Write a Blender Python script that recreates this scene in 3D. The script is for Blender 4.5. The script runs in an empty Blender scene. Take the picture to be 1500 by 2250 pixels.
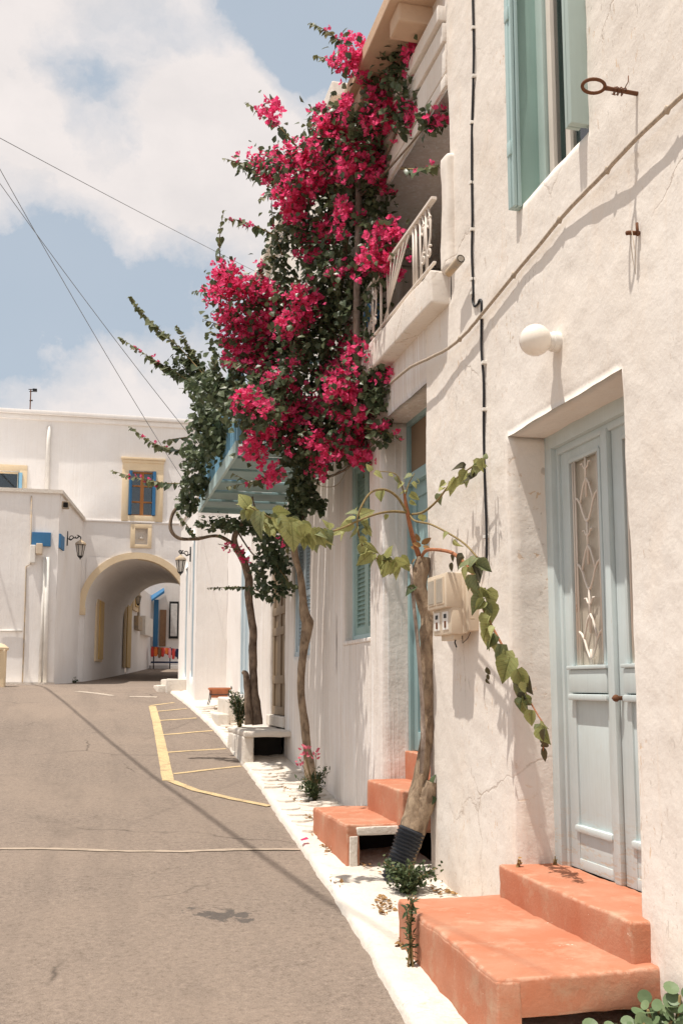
import bpy, bmesh, math, random
import numpy as np
from mathutils import Vector, Matrix, noise

random.seed(7)
rnd = random.Random(11)
R = math.radians
SC = bpy.context.scene
COL = SC.collection

# ------------------------------------------------------------------ camera
F = 2250.0                       # focal length in pixels of the 1500 x 2250 photograph
EYE = Vector((0.0, 0.0, 1.6))
PITCH, YAW, SHIFT = R(7.5), R(13.86), 84.0
cam = bpy.data.cameras.new('camera')
cam.sensor_fit = 'AUTO'; cam.sensor_width = 36.0; cam.lens = 36.0
cam.shift_y = SHIFT / 2250.0
cam.clip_start = 0.05; cam.clip_end = 3000
camo = bpy.data.objects.new('camera', cam)
camo.location = EYE
camo.rotation_euler = (math.pi / 2 + PITCH, 0, -YAW)
COL.objects.link(camo)
SC.camera = camo
CR = camo.rotation_euler.to_matrix()

# ------------------------------------------------------------------ world and sun
SUN_DIR = Vector((-1.0, -0.40, 3.35)).normalized()      # towards the sun
world = bpy.data.worlds.new('World'); SC.world = world; world.use_nodes = True
SKY_STRENGTH = 0.1
SUN_STRENGTH = 3.1
EXPOSURE = 0.74
sun = bpy.data.lights.new('sun', 'SUN')
sun.energy = SUN_STRENGTH; sun.angle = R(0.55); sun.color = (1.0, 0.93, 0.84)
suno = bpy.data.objects.new('sun', sun)
suno.rotation_euler = SUN_DIR.to_track_quat('Z', 'Y').to_euler()
suno.location = (-6, -3, 20)
COL.objects.link(suno)
vs = SC.view_settings
vs.view_transform = 'Standard'; vs.look = 'None'; vs.gamma = 1.0; vs.exposure = EXPOSURE
SC.cycles.max_bounces = 8
SC.cycles.diffuse_bounces = 5
SC.cycles.transparent_max_bounces = 12
SC.cycles.use_denoising = True

def ray(px, py):
    v = Vector(((px - 750) / F, (1125 - py + SHIFT) / F, -1.0))
    return CR @ v
def onX(px, py, X):
    d = ray(px, py); return EYE + d * ((X - EYE.x) / d.x)
def onY(px, py, Y):
    d = ray(px, py); return EYE + d * ((Y - EYE.y) / d.y)
def onZ(px, py, Z):
    d = ray(px, py); return EYE + d * ((Z - EYE.z) / d.z)
def onP(px, py, p, n):
    d = ray(px, py); p = Vector(p); n = Vector(n)
    return EYE + d * ((p - EYE).dot(n) / d.dot(n))

# ------------------------------------------------------------------ the slope of the street
_gy = np.array([-60, 0, 3.0, 4.6, 7.1, 8.4, 10.5, 12.65, 15.7, 18.9, 22, 25, 28, 32, 36, 42, 48, 400.])
_gz = np.array([-0.6, -0.03, -0.02, 0.0, 0.14, 0.23, 0.40, 0.57, 0.88, 1.26, 1.555, 1.62, 1.65, 1.80, 1.99, 2.26, 2.40, 2.6])
_fy = np.arange(-10, 60, 0.1)
_fz = np.interp(_fy, _gy, _gz)
_k = np.exp(-0.5 * (np.arange(-12, 13) / 5.0) ** 2); _k /= _k.sum()
_fz = np.convolve(np.pad(_fz, 12, mode='edge'), _k, mode='valid')
def g(y):
    if y < -9.5 or y > 59.5: return float(np.interp(y, _gy, _gz))
    return float(np.interp(y, _fy, _fz))
def onG(px, py, off=0.0):
    d = ray(px, py)
    lo, hi = 1.0, 60.0
    f = lambda t: (EYE.z + d.z * t) - g(d.y * t) - off
    prev = lo
    t = lo
    while t < hi:
        t += 0.2
        if f(t) < 0:
            a, b = t - 0.2, t
            for _ in range(30):
                m = (a + b) / 2
                if f(m) < 0: b = m
                else: a = m
            return EYE + d * a
    return EYE + d * hi

# ------------------------------------------------------------------ mesh helpers
WL = {}                      # world location of each object's origin

class MB:
    def __init__(s): s.v = []; s.f = []; s.m = []; s.cm = 0
    def quad(s, *p):
        i = len(s.v); s.v += [Vector(q) for q in p]; s.f.append(tuple(range(i, i + len(p)))); s.m.append(s.cm); return s
    def box(s, a, b, M=None):
        x0, y0, z0 = [min(a[k], b[k]) for k in range(3)]; x1, y1, z1 = [max(a[k], b[k]) for k in range(3)]
        c = [Vector(q) for q in ((x0,y0,z0),(x1,y0,z0),(x1,y1,z0),(x0,y1,z0),(x0,y0,z1),(x1,y0,z1),(x1,y1,z1),(x0,y1,z1))]
        if M is not None: c = [M @ q for q in c]
        i = len(s.v); s.v += c
        for q in ((0,3,2,1),(4,5,6,7),(0,1,5,4),(1,2,6,5),(2,3,7,6),(3,0,4,7)):
            s.f.append(tuple(i + k for k in q)); s.m.append(s.cm)
        return s
    def bbox(s, a, b, bev, M=None):
        """box with chamfered edges"""
        bm = bmesh.new()
        x0, y0, z0 = [min(a[k], b[k]) for k in range(3)]; x1, y1, z1 = [max(a[k], b[k]) for k in range(3)]
        bmesh.ops.create_cube(bm, size=1.0)
        for v in bm.verts:
            v.co = Vector(((x0+x1)/2 + v.co.x*(x1-x0), (y0+y1)/2 + v.co.y*(y1-y0), (z0+z1)/2 + v.co.z*(z1-z0)))
        bmesh.ops.bevel(bm, geom=bm.edges[:], offset=bev, segments=2, profile=0.6, affect='EDGES')
        return s.bm(bm, M)
    def bm(s, bm, M=None):
        i = len(s.v); bm.verts.index_update()
        s.v += [(M @ v.co) if M is not None else v.co.copy() for v in bm.verts]
        for f in bm.faces:
            s.f.append(tuple(i + v.index for v in f.verts)); s.m.append(s.cm)
        bm.free(); return s
    def tube(s, pts, rad, seg=8, cap=True, up=None):
        pts = [Vector(p) for p in pts]; n = len(pts)
        if not hasattr(rad, '__len__'): rad = [rad] * n
        i0 = len(s.v)
        t = (pts[1] - pts[0]).normalized()
        a = Vector((0, 0, 1)) if abs(t.z) < 0.9 else Vector((1, 0, 0))
        u = t.cross(a).normalized()
        for k in range(n):
            tt = (pts[min(k+1, n-1)] - pts[max(k-1, 0)])
            if tt.length < 1e-9: tt = t
            tt.normalize()
            u = (u - tt * u.dot(tt))
            if u.length < 1e-6: u = tt.orthogonal()
            u.normalize(); w = tt.cross(u)
            for j in range(seg):
                an = 2 * math.pi * j / seg
                s.v.append(pts[k] + (u * math.cos(an) + w * math.sin(an)) * rad[k])
        for k in range(n - 1):
            for j in range(seg):
                a0 = i0 + k*seg + j; b0 = i0 + k*seg + (j+1) % seg
                s.f.append((a0, b0, b0 + seg, a0 + seg)); s.m.append(s.cm)
        if cap:
            s.f.append(tuple(i0 + j for j in reversed(range(seg)))); s.m.append(s.cm)
            s.f.append(tuple(i0 + (n-1)*seg + j for j in range(seg))); s.m.append(s.cm)
        return s
    def lathe(s, prof, c, seg=16, axis='Z'):
        i0 = len(s.v); c = Vector(c)
        for r, h in prof:
            for j in range(seg):
                an = 2*math.pi*j/seg
                q = Vector((r*math.cos(an), r*math.sin(an), h))
                if axis == 'X': q = Vector((h, q.x, q.y))
                s.v.append(c + q)
        for k in range(len(prof)-1):
            for j in range(seg):
                a0 = i0+k*seg+j; b0 = i0+k*seg+(j+1) % seg
                s.f.append((a0, b0, b0+seg, a0+seg)); s.m.append(s.cm)
        s.f.append(tuple(i0 + j for j in reversed(range(seg)))); s.m.append(s.cm)
        s.f.append(tuple(i0 + (len(prof)-1)*seg + j for j in range(seg))); s.m.append(s.cm)
        return s
    def prism(s, poly, h0, h1, axis='Z'):
        """poly: list of 2-D points, extruded from h0 to h1 along axis"""
        def P(a, b, h):
            return {'Z': (a, b, h), 'X': (h, a, b), 'Y': (a, h, b)}[axis]
        i = len(s.v); n = len(poly)
        s.v += [Vector(P(a, b, h0)) for a, b in poly] + [Vector(P(a, b, h1)) for a, b in poly]
        s.f.append(tuple(i+k for k in reversed(range(n)))); s.m.append(s.cm)
        s.f.append(tuple(i+n+k for k in range(n))); s.m.append(s.cm)
        for k in range(n):
            s.f.append((i+k, i+(k+1) % n, i+n+(k+1) % n, i+n+k)); s.m.append(s.cm)
        return s
    def build(s, name, mat, parent=None, smooth=False, origin=None, fixn=True, auto=None):
        me = bpy.data.meshes.new(name)
        base = WL.get(parent, Vector((0, 0, 0))) if parent else None
        if parent is None:
            if origin is None:
                xs = [v.x for v in s.v]; ys = [v.y for v in s.v]; zs = [v.z for v in s.v]
                origin = Vector(((min(xs)+max(xs))/2, (min(ys)+max(ys))/2, min(zs)))
            base = Vector(origin)
        me.from_pydata([tuple(v - base) for v in s.v], [], s.f)
        mats = mat if isinstance(mat, (list, tuple)) else [mat]
        for m_ in mats: me.materials.append(m_)
        if len(mats) > 1: me.polygons.foreach_set('material_index', s.m)
        if fixn:
            bm = bmesh.new(); bm.from_mesh(me)
            bmesh.ops.remove_doubles(bm, verts=bm.verts, dist=1e-5)
            bmesh.ops.recalc_face_normals(bm, faces=bm.faces)
            bm.to_mesh(me); bm.free()
        if smooth:
            me.polygons.foreach_set('use_smooth', [True] * len(me.polygons))
            if auto:
                try: me.set_sharp_from_angle(angle=R(auto))
                except Exception: pass
        me.update()
        o = bpy.data.objects.new(name, me); COL.objects.link(o)
        if parent:
            o.parent = parent; WL[o] = base.copy()
        else:
            o.location = base; WL[o] = base.copy()
        return o

def thing(name, loc, label, cat, group=None):
    o = bpy.data.objects.new(name, None); COL.objects.link(o)
    o.empty_display_size = 0.1
    o.location = loc; WL[o] = Vector(loc)
    o['label'] = label; o['category'] = cat
    if group: o['group'] = group
    return o
def tag(o, label, cat, group=None):
    o['label'] = label; o['category'] = cat
    if group: o['group'] = group
    return o
def struct(o): o['kind'] = 'structure'; return o
def stuff(o): o['kind'] = 'stuff'; return o
def place(name, me, mat4, parent):
    """a copy of mesh data placed by a world matrix under a parent that has no rotation"""
    o = bpy.data.objects.new(name, me); COL.objects.link(o)
    o.parent = parent
    o.matrix_basis = Matrix.Translation(-WL[parent]) @ mat4
    return o

def spline(pts, n=8):
    """Catmull-Rom through points (any dimension as lists)"""
    P = [np.array(p, float) for p in pts]; out = []
    for i in range(len(P)-1):
        p0 = P[max(i-1, 0)]; p1 = P[i]; p2 = P[i+1]; p3 = P[min(i+2, len(P)-1)]
        for k in range(n):
            t = k / n
            out.append(0.5*((2*p1) + (-p0+p2)*t + (2*p0-5*p1+4*p2-p3)*t*t + (-p0+3*p1-3*p2+p3)*t**3))
    out.append(P[-1])
    return out

def nz(x, y, z=0.0): return noise.noise(Vector((x, y, z)))
def fbm(x, y, z=0.0, o=3):
    a = 1.0; s = 0.0; f_ = 1.0
    for _ in range(o):
        s += a * noise.noise(Vector((x*f_, y*f_, z*f_ + 7.3*_))); a *= 0.5; f_ *= 2.1
    return s

def breaks(a, b, marks, fine, coarse=None, zone=None):
    """grid lines from a to b that include marks; fine spacing inside zone"""
    ms = sorted(set([a, b] + [m for m in marks if a < m < b] + ([z for z in zone if a < z < b] if zone else [])))
    out = [ms[0]]
    for p, q in zip(ms, ms[1:]):
        mid = (p+q)/2
        r = fine if (zone is None or zone[0] <= mid <= zone[1]) else (coarse or fine)
        n = max(1, int(round((q-p)/r)))
        for k in range(1, n+1): out.append(p + (q-p)*k/n)
    return out

def wall_panel(mb, org, ud, n, us, zs, holes, amp=0.006, scale=1.2, seed=0.0, lip=0.008, nrev=4):
    """plaster wall as a fine grid in (u along ud, z); holes = (u0,u1,z0,z1,depth); rounded, uneven edges, reveals built in"""
    org = Vector(org); ud = Vector(ud).normalized(); n = Vector(n).normalized()
    nu, nv = len(us), len(zs)
    full = np.ones((nu-1, nv-1), int)
    hid = -np.ones((nu-1, nv-1), int)
    for hi, h in enumerate(holes):
        for i in range(nu-1):
            um = (us[i]+us[i+1])/2
            if not (h[0] < um < h[1]): continue
            for j in range(nv-1):
                zm = (zs[j]+zs[j+1])/2
                if h[2] < zm < h[3]: full[i, j] = 0; hid[i, j] = hi
    idx = {}
    def pos(i, j, dep=0.0):
        u, z = us[i], zs[j]
        d = amp*fbm(u*scale+seed, z*scale, seed, 4) + amp*0.35*nz(u*9+seed, z*9, seed)
        e = 0.0
        near = False
        for a in (i-1, i):
            for b in (j-1, j):
                if 0 <= a < nu-1 and 0 <= b < nv-1 and not full[a, b]: near = True
        du = dz = 0.0
        if near:
            e = lip
            du = 0.006*fbm(z*3+seed, u*2, 3.1, 2); dz = 0.006*fbm(u*3, z*2+seed, 5.1, 2)
        return org + ud*(u+du) + Vector((0, 0, z+dz)) + n*(d - e - dep)
    def vid(i, j):
        k = (i, j)
        if k not in idx: idx[k] = len(mb.v); mb.v.append(pos(i, j))
        return idx[k]
    for i in range(nu-1):
        for j in range(nv-1):
            if full[i, j]:
                mb.f.append((vid(i, j), vid(i+1, j), vid(i+1, j+1), vid(i, j+1))); mb.m.append(mb.cm)
    rid = {}
    def rv(i, j, k, dep):
        if k == 0: return vid(i, j)
        key = (i, j, k, round(dep, 3))
        if key not in rid:
            rid[key] = len(mb.v)
            q = pos(i, j, dep*k/nrev)
            if k > 0: q += Vector((0.004*nz(us[i]*8, zs[j]*8, k*1.7), 0.004*nz(us[i]*8, zs[j]*8, k*1.7+9), 0))*(1 if k < nrev else 0)
            mb.v.append(q)
        return rid[key]
    def strip(i0, j0, i1, j1, dep):
        for k in range(nrev):
            mb.f.append((rv(i0, j0, k, dep), rv(i1, j1, k, dep), rv(i1, j1, k+1, dep), rv(i0, j0, k+1, dep))); mb.m.append(mb.cm)
    for i in range(nu-1):
        for j in range(nv-1):
            if full[i, j]: continue
            dep = holes[hid[i, j]][4]
            if dep <= 0: continue
            if i > 0 and full[i-1, j]: strip(i, j, i, j+1, dep)
            if i < nu-2 and full[i+1, j]: strip(i+1, j, i+1, j+1, dep)
            if j > 0 and full[i, j-1]: strip(i, j, i+1, j, dep)
            if j < nv-2 and full[i, j+1]: strip(i, j+1, i+1, j+1, dep)
    return mb
# ------------------------------------------------------------------ materials
class NT:
    def __init__(s, m):
        m.use_nodes = True; s.t = m.node_tree; s.t.nodes.clear()
    def n(s, ty, **kw):
        o = s.t.nodes.new(ty)
        for k, v in kw.items():
            if k == 'inp':
                for kk, vv in v.items():
                    if isinstance(vv, bpy.types.NodeSocket): s.t.links.new(vv, o.inputs[kk])
                    else: o.inputs[kk].default_value = vv
            else: setattr(o, k, v)
        return o
    def l(s, a, b): s.t.links.new(a, b)
    def pos(s):
        return s.n('ShaderNodeNewGeometry').outputs['Position']
    def mapv(s, v, scale=(1,1,1), loc=(0,0,0), rot=(0,0,0)):
        return s.n('ShaderNodeMapping', inp={'Vector': v, 'Scale': scale, 'Location': loc, 'Rotation': rot}).outputs[0]
    def noise(s, v, scale, detail=4, rough=0.55, dist=0.0):
        return s.n('ShaderNodeTexNoise', inp={'Vector': v, 'Scale': scale, 'Detail': detail, 'Roughness': rough, 'Distortion': dist}).outputs[0]
    def ramp(s, v, stops, interp='LINEAR'):
        r = s.n('ShaderNodeValToRGB', inp={0: v}); r.color_ramp.interpolation = interp
        e = r.color_ramp.elements
        while len(e) < len(stops): e.new(0.5)
        for k, (p, c) in enumerate(stops):
            e[k].position = p; e[k].color = (c, c, c, 1) if not hasattr(c, '__len__') else (*c, 1)
        return r.outputs[0]
    def mix(s, f, a, b, mode='MIX'):
        o = s.n('ShaderNodeMix', data_type='RGBA', blend_type=mode)
        for k, v in ((0, f), (6, a), (7, b)):
            if isinstance(v, bpy.types.NodeSocket): s.l(v, o.inputs[k])
            elif k == 0: o.inputs[k].default_value = v
            else: o.inputs[k].default_value = (*v, 1) if len(v) == 3 else v
        return o.outputs[2]
    def math(s, op, a, b=0.0, clamp=False):
        o = s.n('ShaderNodeMath', operation=op, use_clamp=clamp)
        for k, v in ((0, a), (1, b)):
            if isinstance(v, bpy.types.NodeSocket): s.l(v, o.inputs[k])
            else: o.inputs[k].default_value = v
        return o.outputs[0]
    def out(s, bsdf, disp=None):
        o = s.n('ShaderNodeOutputMaterial'); s.l(bsdf, o.inputs[0])
    def prin(s, color, rough=0.8, normal=None, metal=0.0, spec=0.3, **kw):
        p = s.n('ShaderNodeBsdfPrincipled')
        for k, v in (('Base Color', color), ('Roughness', rough), ('Metallic', metal), ('Specular IOR Level', spec), ('Normal', normal)) + tuple(kw.items()):
            if v is None: continue
            if isinstance(v, bpy.types.NodeSocket): s.l(v, p.inputs[k])
            elif k == 'Base Color': p.inputs[k].default_value = (*v, 1)
            else: p.inputs[k].default_value = v
        return p.outputs[0]
    def bump(s, h, strength=0.3, dist=0.01, normal=None):
        b = s.n('ShaderNodeBump', inp={'Height': h, 'Strength': strength, 'Distance': dist})
        if normal is not None: s.l(normal, b.inputs['Normal'])
        return b.outputs[0]

def mat(name): 
    m = bpy.data.materials.new(name); return m, NT(m)

def plaster(name, base, stain, chips=0.5, streak=0.0, stain_amt=0.5, bump=0.5, tint=None, scale=1.0, low=None):
    """lime-washed plaster: soft patches, warm stains, flaked chips, run marks"""
    m, t = mat(name); p = t.pos()
    big = t.noise(p, 0.9*scale, 5, 0.6)
    c = t.mix(t.ramp(big, [(0.35, 0.0), (0.72, 1.0)]), base, tuple(b*k for b, k in zip(base, (0.90, 0.875, 0.85))))
    st = t.ramp(t.noise(t.mapv(p, (1.0, 1.0, 0.55)), 2.3*scale, 6, 0.68), [(0.54, 0.0), (0.80, 1.0)])
    c = t.mix(t.math('MULTIPLY', st, stain_amt), c, stain)
    fine = t.noise(p, 42, 4, 0.6)
    c = t.mix(t.math('MULTIPLY', t.ramp(fine, [(0.35, 1.0), (0.6, 0.0)]), 0.10), c, tuple(b*0.72 for b in base))
    h = t.noise(p, 13*scale, 6, 0.62)
    if chips > 0:
        # small flakes and hairline marks, slanted as brush strokes leave them
        q = t.mapv(p, (9, 30, 9), rot=(R(-24), 0, 0))
        fl = t.noise(q, 1.5, 4, 0.62, 0.5)
        fm = t.ramp(fl, [(0.615, 0.0), (0.645, 1.0)])
        zone = t.ramp(t.noise(p, 1.1, 4, 0.6), [(0.46, 0.03), (0.60, 1.0)])
        fm = t.math('MULTIPLY', t.math('MULTIPLY', fm, zone), chips)
        cc = t.mix(t.ramp(t.noise(p, 4, 2), [(0.42, 0.0), (0.55, 1.0)]), (0.66, 0.46, 0.29), (0.47, 0.42, 0.37))
        c = t.mix(fm, c, cc)
        h = t.math('SUBTRACT', h, t.math('MULTIPLY', fm, 0.6))
    if chips > 0.5:
        wv = t.n('ShaderNodeMix', data_type='VECTOR', inp={0: 0.16, 4: p, 5: t.n('ShaderNodeTexNoise', inp={'Vector': p, 'Scale': 3.5, 'Detail': 7, 'Roughness': 0.65}).outputs['Color']}).outputs[1]
        ve = t.n('ShaderNodeTexVoronoi', feature='DISTANCE_TO_EDGE', inp={'Vector': wv, 'Scale': 0.95}).outputs[0]
        cr_ = t.math('MULTIPLY', t.ramp(ve, [(0.0, 1.0), (0.006, 0.0)]), t.ramp(t.noise(p, 1.0, 3), [(0.50, 0.0), (0.60, 0.7)]))
        c = t.mix(cr_, c, (0.46, 0.38, 0.31)); h = t.math('SUBTRACT', h, t.math('MULTIPLY', cr_, 0.8))
        wt = t.ramp(t.noise(t.mapv(p, (16, 16, 0.8)), 1.0, 4, 0.6), [(0.60, 0.0), (0.74, 0.30)])
        c = t.mix(wt, c, (0.68, 0.53, 0.40))
    tr_ = t.noise(t.mapv(p, (3.5, 3.5, 2.2)), 1.3, 3, 0.5, 1.4)
    h = t.math('ADD', h, t.math('MULTIPLY', tr_, 0.6))
    gp = t.ramp(t.noise(p, 1.7*scale, 5, 0.65, 0.4), [(0.55, 0.0), (0.70, 1.0)])
    c = t.mix(t.math('MULTIPLY', gp, 0.30), c, tuple(b*k for b, k in zip(base, (0.86, 0.86, 0.87))))
    if streak > 0:
        q = t.mapv(p, (26, 26, 0.55))
        sk = t.ramp(t.noise(q, 1.0, 4, 0.6), [(0.50, 0.0), (0.66, 1.0)])
        c = t.mix(t.math('MULTIPLY', sk, streak), c, tuple(min(0.9, b*1.35) for b in base))
        q2 = t.mapv(p, (11, 11, 0.35), loc=(3, 5, 1))
        sd = t.ramp(t.noise(q2, 1.0, 4, 0.6), [(0.52, 0.0), (0.70, 1.0)])
        c = t.mix(t.math('MULTIPLY', sd, streak*0.6), c, tuple(b*k for b, k in zip(base, (0.62, 0.58, 0.52))))
        h = t.math('ADD', h, t.math('MULTIPLY', sk, 0.5))
    if low:
        # splash stain near the pavement
        zz = t.n('ShaderNodeSeparateXYZ', inp={0: p}).outputs
        lo = t.math('SUBTRACT', low[1], zz[2]); lo = t.math('DIVIDE', lo, low[2])
        lo = t.math('ADD', lo, t.math('MULTIPLY', t.math('SUBTRACT', t.noise(p, 3.0, 4), 0.5), 1.2))
        c = t.mix(t.math('MULTIPLY', t.math('MAXIMUM', t.math('MINIMUM', lo, 1.0), 0.0), low[3]), c, low[0])
    nb = t.bump(h, bump, 0.02)
    nb = t.bump(fine, bump*0.5, 0.004, nb)
    t.out(t.prin(c, 0.92, nb, spec=0.12)); return m

def paint(name, base, wear=(0.55, 0.48, 0.38), amt=0.35, rough=0.55, grain=True, dirt=0.3, foot=None):
    m, t = mat(name); p = t.pos()
    c = t.mix(t.ramp(t.noise(p, 2.2, 4), [(0.3, 0.0), (0.75, 1.0)]), base, tuple(b*0.86 for b in base))
    q = t.mapv(p, (30, 30, 5))
    ch = t.ramp(t.noise(q, 1.0, 6, 0.72), [(0.66, 0.0), (0.69, 1.0)])
    ch = t.math('MULTIPLY', ch, t.ramp(t.noise(p, 3.5, 3), [(0.45, 0.0), (0.6, amt*2)]))
    if foot:
        zz = t.n('ShaderNodeSeparateXYZ', inp={0: p}).outputs[2]
        lowm = t.math('MAXIMUM', t.math('MINIMUM', t.math('DIVIDE', t.math('SUBTRACT', foot, zz), 0.45), 1.0), 0.0)
        fl_ = t.ramp(t.noise(t.mapv(p, (6, 6, 30)), 1.4, 6, 0.7), [(0.54, 0.0), (0.575, 1.0)])
        ch = t.math('MAXIMUM', ch, t.math('MULTIPLY', fl_, lowm))
        gm = t.ramp(t.noise(p, 4.0, 5, 0.65), [(0.40, 0.0), (0.65, 1.0)])
        c = t.mix(t.math('MULTIPLY', gm, 0.22), c, tuple(b*k for b, k in zip(base, (0.80, 0.74, 0.66))))
    c = t.mix(ch, c, wear)
    gr = t.noise(t.mapv(p, (60, 60, 3)), 1.0, 3, 0.6)
    c = t.mix(t.math('MULTIPLY', t.ramp(gr, [(0.45, 0.0), (0.7, 1.0)]), dirt*0.4), c, tuple(b*0.7 for b in base))
    nb = t.bump(t.math('SUBTRACT', gr, ch), 0.22, 0.004)
    t.out(t.prin(c, rough, nb, spec=0.3)); return m

def plain(name, c, rough=0.7, metal=0.0, var=0.15, scale=8.0, bump=0.1, spec=0.3, second=None):
    m, t = mat(name); p = t.pos()
    f = t.noise(p, scale, 5, 0.6)
    col = t.mix(t.ramp(f, [(0.3, 0.0), (0.7, 1.0)]), tuple(k*(1-var) for k in c), second or tuple(min(1, k*(1+var)) for k in c))
    nb = t.bump(t.noise(p, scale*5, 4), bump, 0.004)
    t.out(t.prin(col, rough, nb, metal, spec)); return m

WHITE = (0.80, 0.745, 0.675)
M = {}
M['plaster_near'] = plaster('plaster_near', (0.81, 0.76, 0.705), (0.78, 0.63, 0.49), 0.8, 0.0, 0.42, 0.30, low=((0.66, 0.46, 0.32), 0.55, 0.5, 0.35))
M['plaster_mid'] = plaster('plaster_mid', (0.77, 0.72, 0.675), (0.70, 0.54, 0.43), 0.15, 0.62, 0.40, 0.35)
M['plaster_back'] = plaster('plaster_back', (0.79, 0.74, 0.69), (0.72, 0.60, 0.48), 0.15, 0.22, 0.3, 0.3)
M['plaster_far'] = plaster('plaster_far', (0.86, 0.83, 0.805), (0.80, 0.71, 0.61), 0.12, 0.16, 0.34, 0.25, scale=0.6)
M['lime'] = plaster('lime_stone', (0.72, 0.665, 0.595), (0.50, 0.39, 0.28), 0.5, 0.0, 0.6, 0.7, scale=2.6)
M['cream'] = plaster('cream_trim', (0.78, 0.63, 0.43), (0.80, 0.72, 0.60), 0.2, 0.0, 0.5, 0.3, scale=1.6)
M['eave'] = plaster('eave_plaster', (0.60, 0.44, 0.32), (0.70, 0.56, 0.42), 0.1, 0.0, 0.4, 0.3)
M['pale_blue'] = paint('pale_blue_paint', (0.59, 0.665, 0.67), amt=0.7, foot=0.95, dirt=0.6)
M['teal'] = paint('teal_paint', (0.45, 0.555, 0.525), amt=0.25)
M['sea'] = paint('sea_blue_paint', (0.30, 0.44, 0.45), amt=0.3)
M['slat_blue'] = paint('slat_blue_paint', (0.45, 0.60, 0.60), (0.62, 0.56, 0.48), 0.6)
M['blue'] = paint('strong_blue_paint', (0.045, 0.17, 0.34), amt=0.25)
M['sky_blue'] = paint('sky_blue_paint', (0.26, 0.50, 0.68), amt=0.2)
M['faded_blue'] = paint('faded_blue_paint', (0.48, 0.57, 0.62), amt=0.2)
M['tan_wood'] = paint('tan_wood_paint', (0.23, 0.165, 0.105), (0.36, 0.29, 0.21), 0.4)
M['ochre'] = paint('ochre_paint', (0.62, 0.41, 0.14), amt=0.3)
M['orange_wood'] = paint('orange_wood', (0.46, 0.18, 0.05), amt=0.2)
M['white_paint'] = paint('white_paint', (0.74, 0.68, 0.61), (0.45, 0.24, 0.11), 0.45)
M['iron_white'] = paint('white_iron', (0.78, 0.70, 0.62), (0.48, 0.22, 0.09), 0.5, 0.5)
M['iron_black'] = plain('black_iron', (0.02, 0.02, 0.022), 0.5, 0.3)
M['rust'] = plain('rusty_iron', (0.27, 0.105, 0.04), 0.85, 0.0, 0.4, 60, 0.5, second=(0.13, 0.06, 0.035))
M['black_cable'] = plain('black_cable_rubber', (0.014, 0.014, 0.016), 0.5)
M['grey_cable'] = plain('grey_cable_rope', (0.40, 0.33, 0.26), 0.85, var=0.25, scale=50)
M['sky_cable'] = plain('overhead_cable', (0.20, 0.21, 0.22), 0.6)
M['plastic_cream'] = plain('cream_plastic', (0.62, 0.52, 0.40), 0.5, scale=5, var=0.1)
M['plastic_white'] = plain('white_plastic', (0.76, 0.73, 0.68), 0.5, scale=5, var=0.08)
M['meter_glass'] = plain('meter_window', (0.36, 0.31, 0.24), 0.18, spec=0.6)
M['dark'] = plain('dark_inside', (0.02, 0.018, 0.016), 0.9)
M['pipe_black'] = plain('black_corrugated_plastic', (0.03, 0.034, 0.042), 0.45)
M['pipe_grey'] = plain('grey_pipe', (0.38, 0.35, 0.31), 0.7, second=(0.55, 0.40, 0.24))
M['terracotta'] = plain('terracotta_plastic', (0.52, 0.19, 0.09), 0.7)
M['soil'] = plain('soil', (0.09, 0.06, 0.04), 0.95, bump=0.8)
M['curtain'] = plain('curtain_cloth', (0.80, 0.70, 0.58), 0.9, scale=3)
M['wire'] = plain('tie_wire', (0.50, 0.42, 0.33), 0.6)
M['floor_tile'] = plain('balcony_floor', (0.55, 0.47, 0.40), 0.8)
M['teal_shaded'] = paint('shaded_teal_paint', (0.325, 0.465, 0.425), amt=0.2)  # same teal, darkened in the colour for shutters that sit in shade
M['mirror'] = plain('pale_board', (0.62, 0.61, 0.60), 0.25, spec=0.6)
for nm, c in (('cloth_red', (0.55, 0.06, 0.05)), ('cloth_navy', (0.02, 0.03, 0.08)), ('cloth_orange', (0.7, 0.2, 0.05)), ('cloth_white', (0.7, 0.66, 0.6)), ('cloth_pink', (0.65, 0.25, 0.28)), ('cloth_brown', (0.25, 0.15, 0.09))):
    M[nm] = plain(nm, c, 0.9)

# window glass: thin clear sheet with reflections
m, t = mat('window_glass')
mx = t.n('ShaderNodeMixShader', inp={0: t.math('ADD', t.math('MULTIPLY', t.n('ShaderNodeFresnel', inp={'IOR': 1.5}).outputs[0], 1.0), 0.05)})
t.l(t.n('ShaderNodeBsdfTransparent', inp={'Color': (0.72, 0.75, 0.74, 1)}).outputs[0], mx.inputs[1])
t.l(t.n('ShaderNodeBsdfGlossy', inp={'Color': (1, 1, 1, 1), 'Roughness': 0.03}).outputs[0], mx.inputs[2])
t.out(mx.outputs[0]); M['glass'] = m
M['frosted'] = plain('patterned_glass', (0.50, 0.45, 0.375), 0.22, scale=40, bump=0.25, spec=0.5, var=0.06)
# opal globe
m, t = mat('opal_globe'); t.out(t.prin((0.82, 0.76, 0.68), 0.22, spec=0.5, **{'Subsurface Weight': 0.15, 'Subsurface Radius': (0.05, 0.05, 0.05)})); M['opal'] = m

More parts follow.
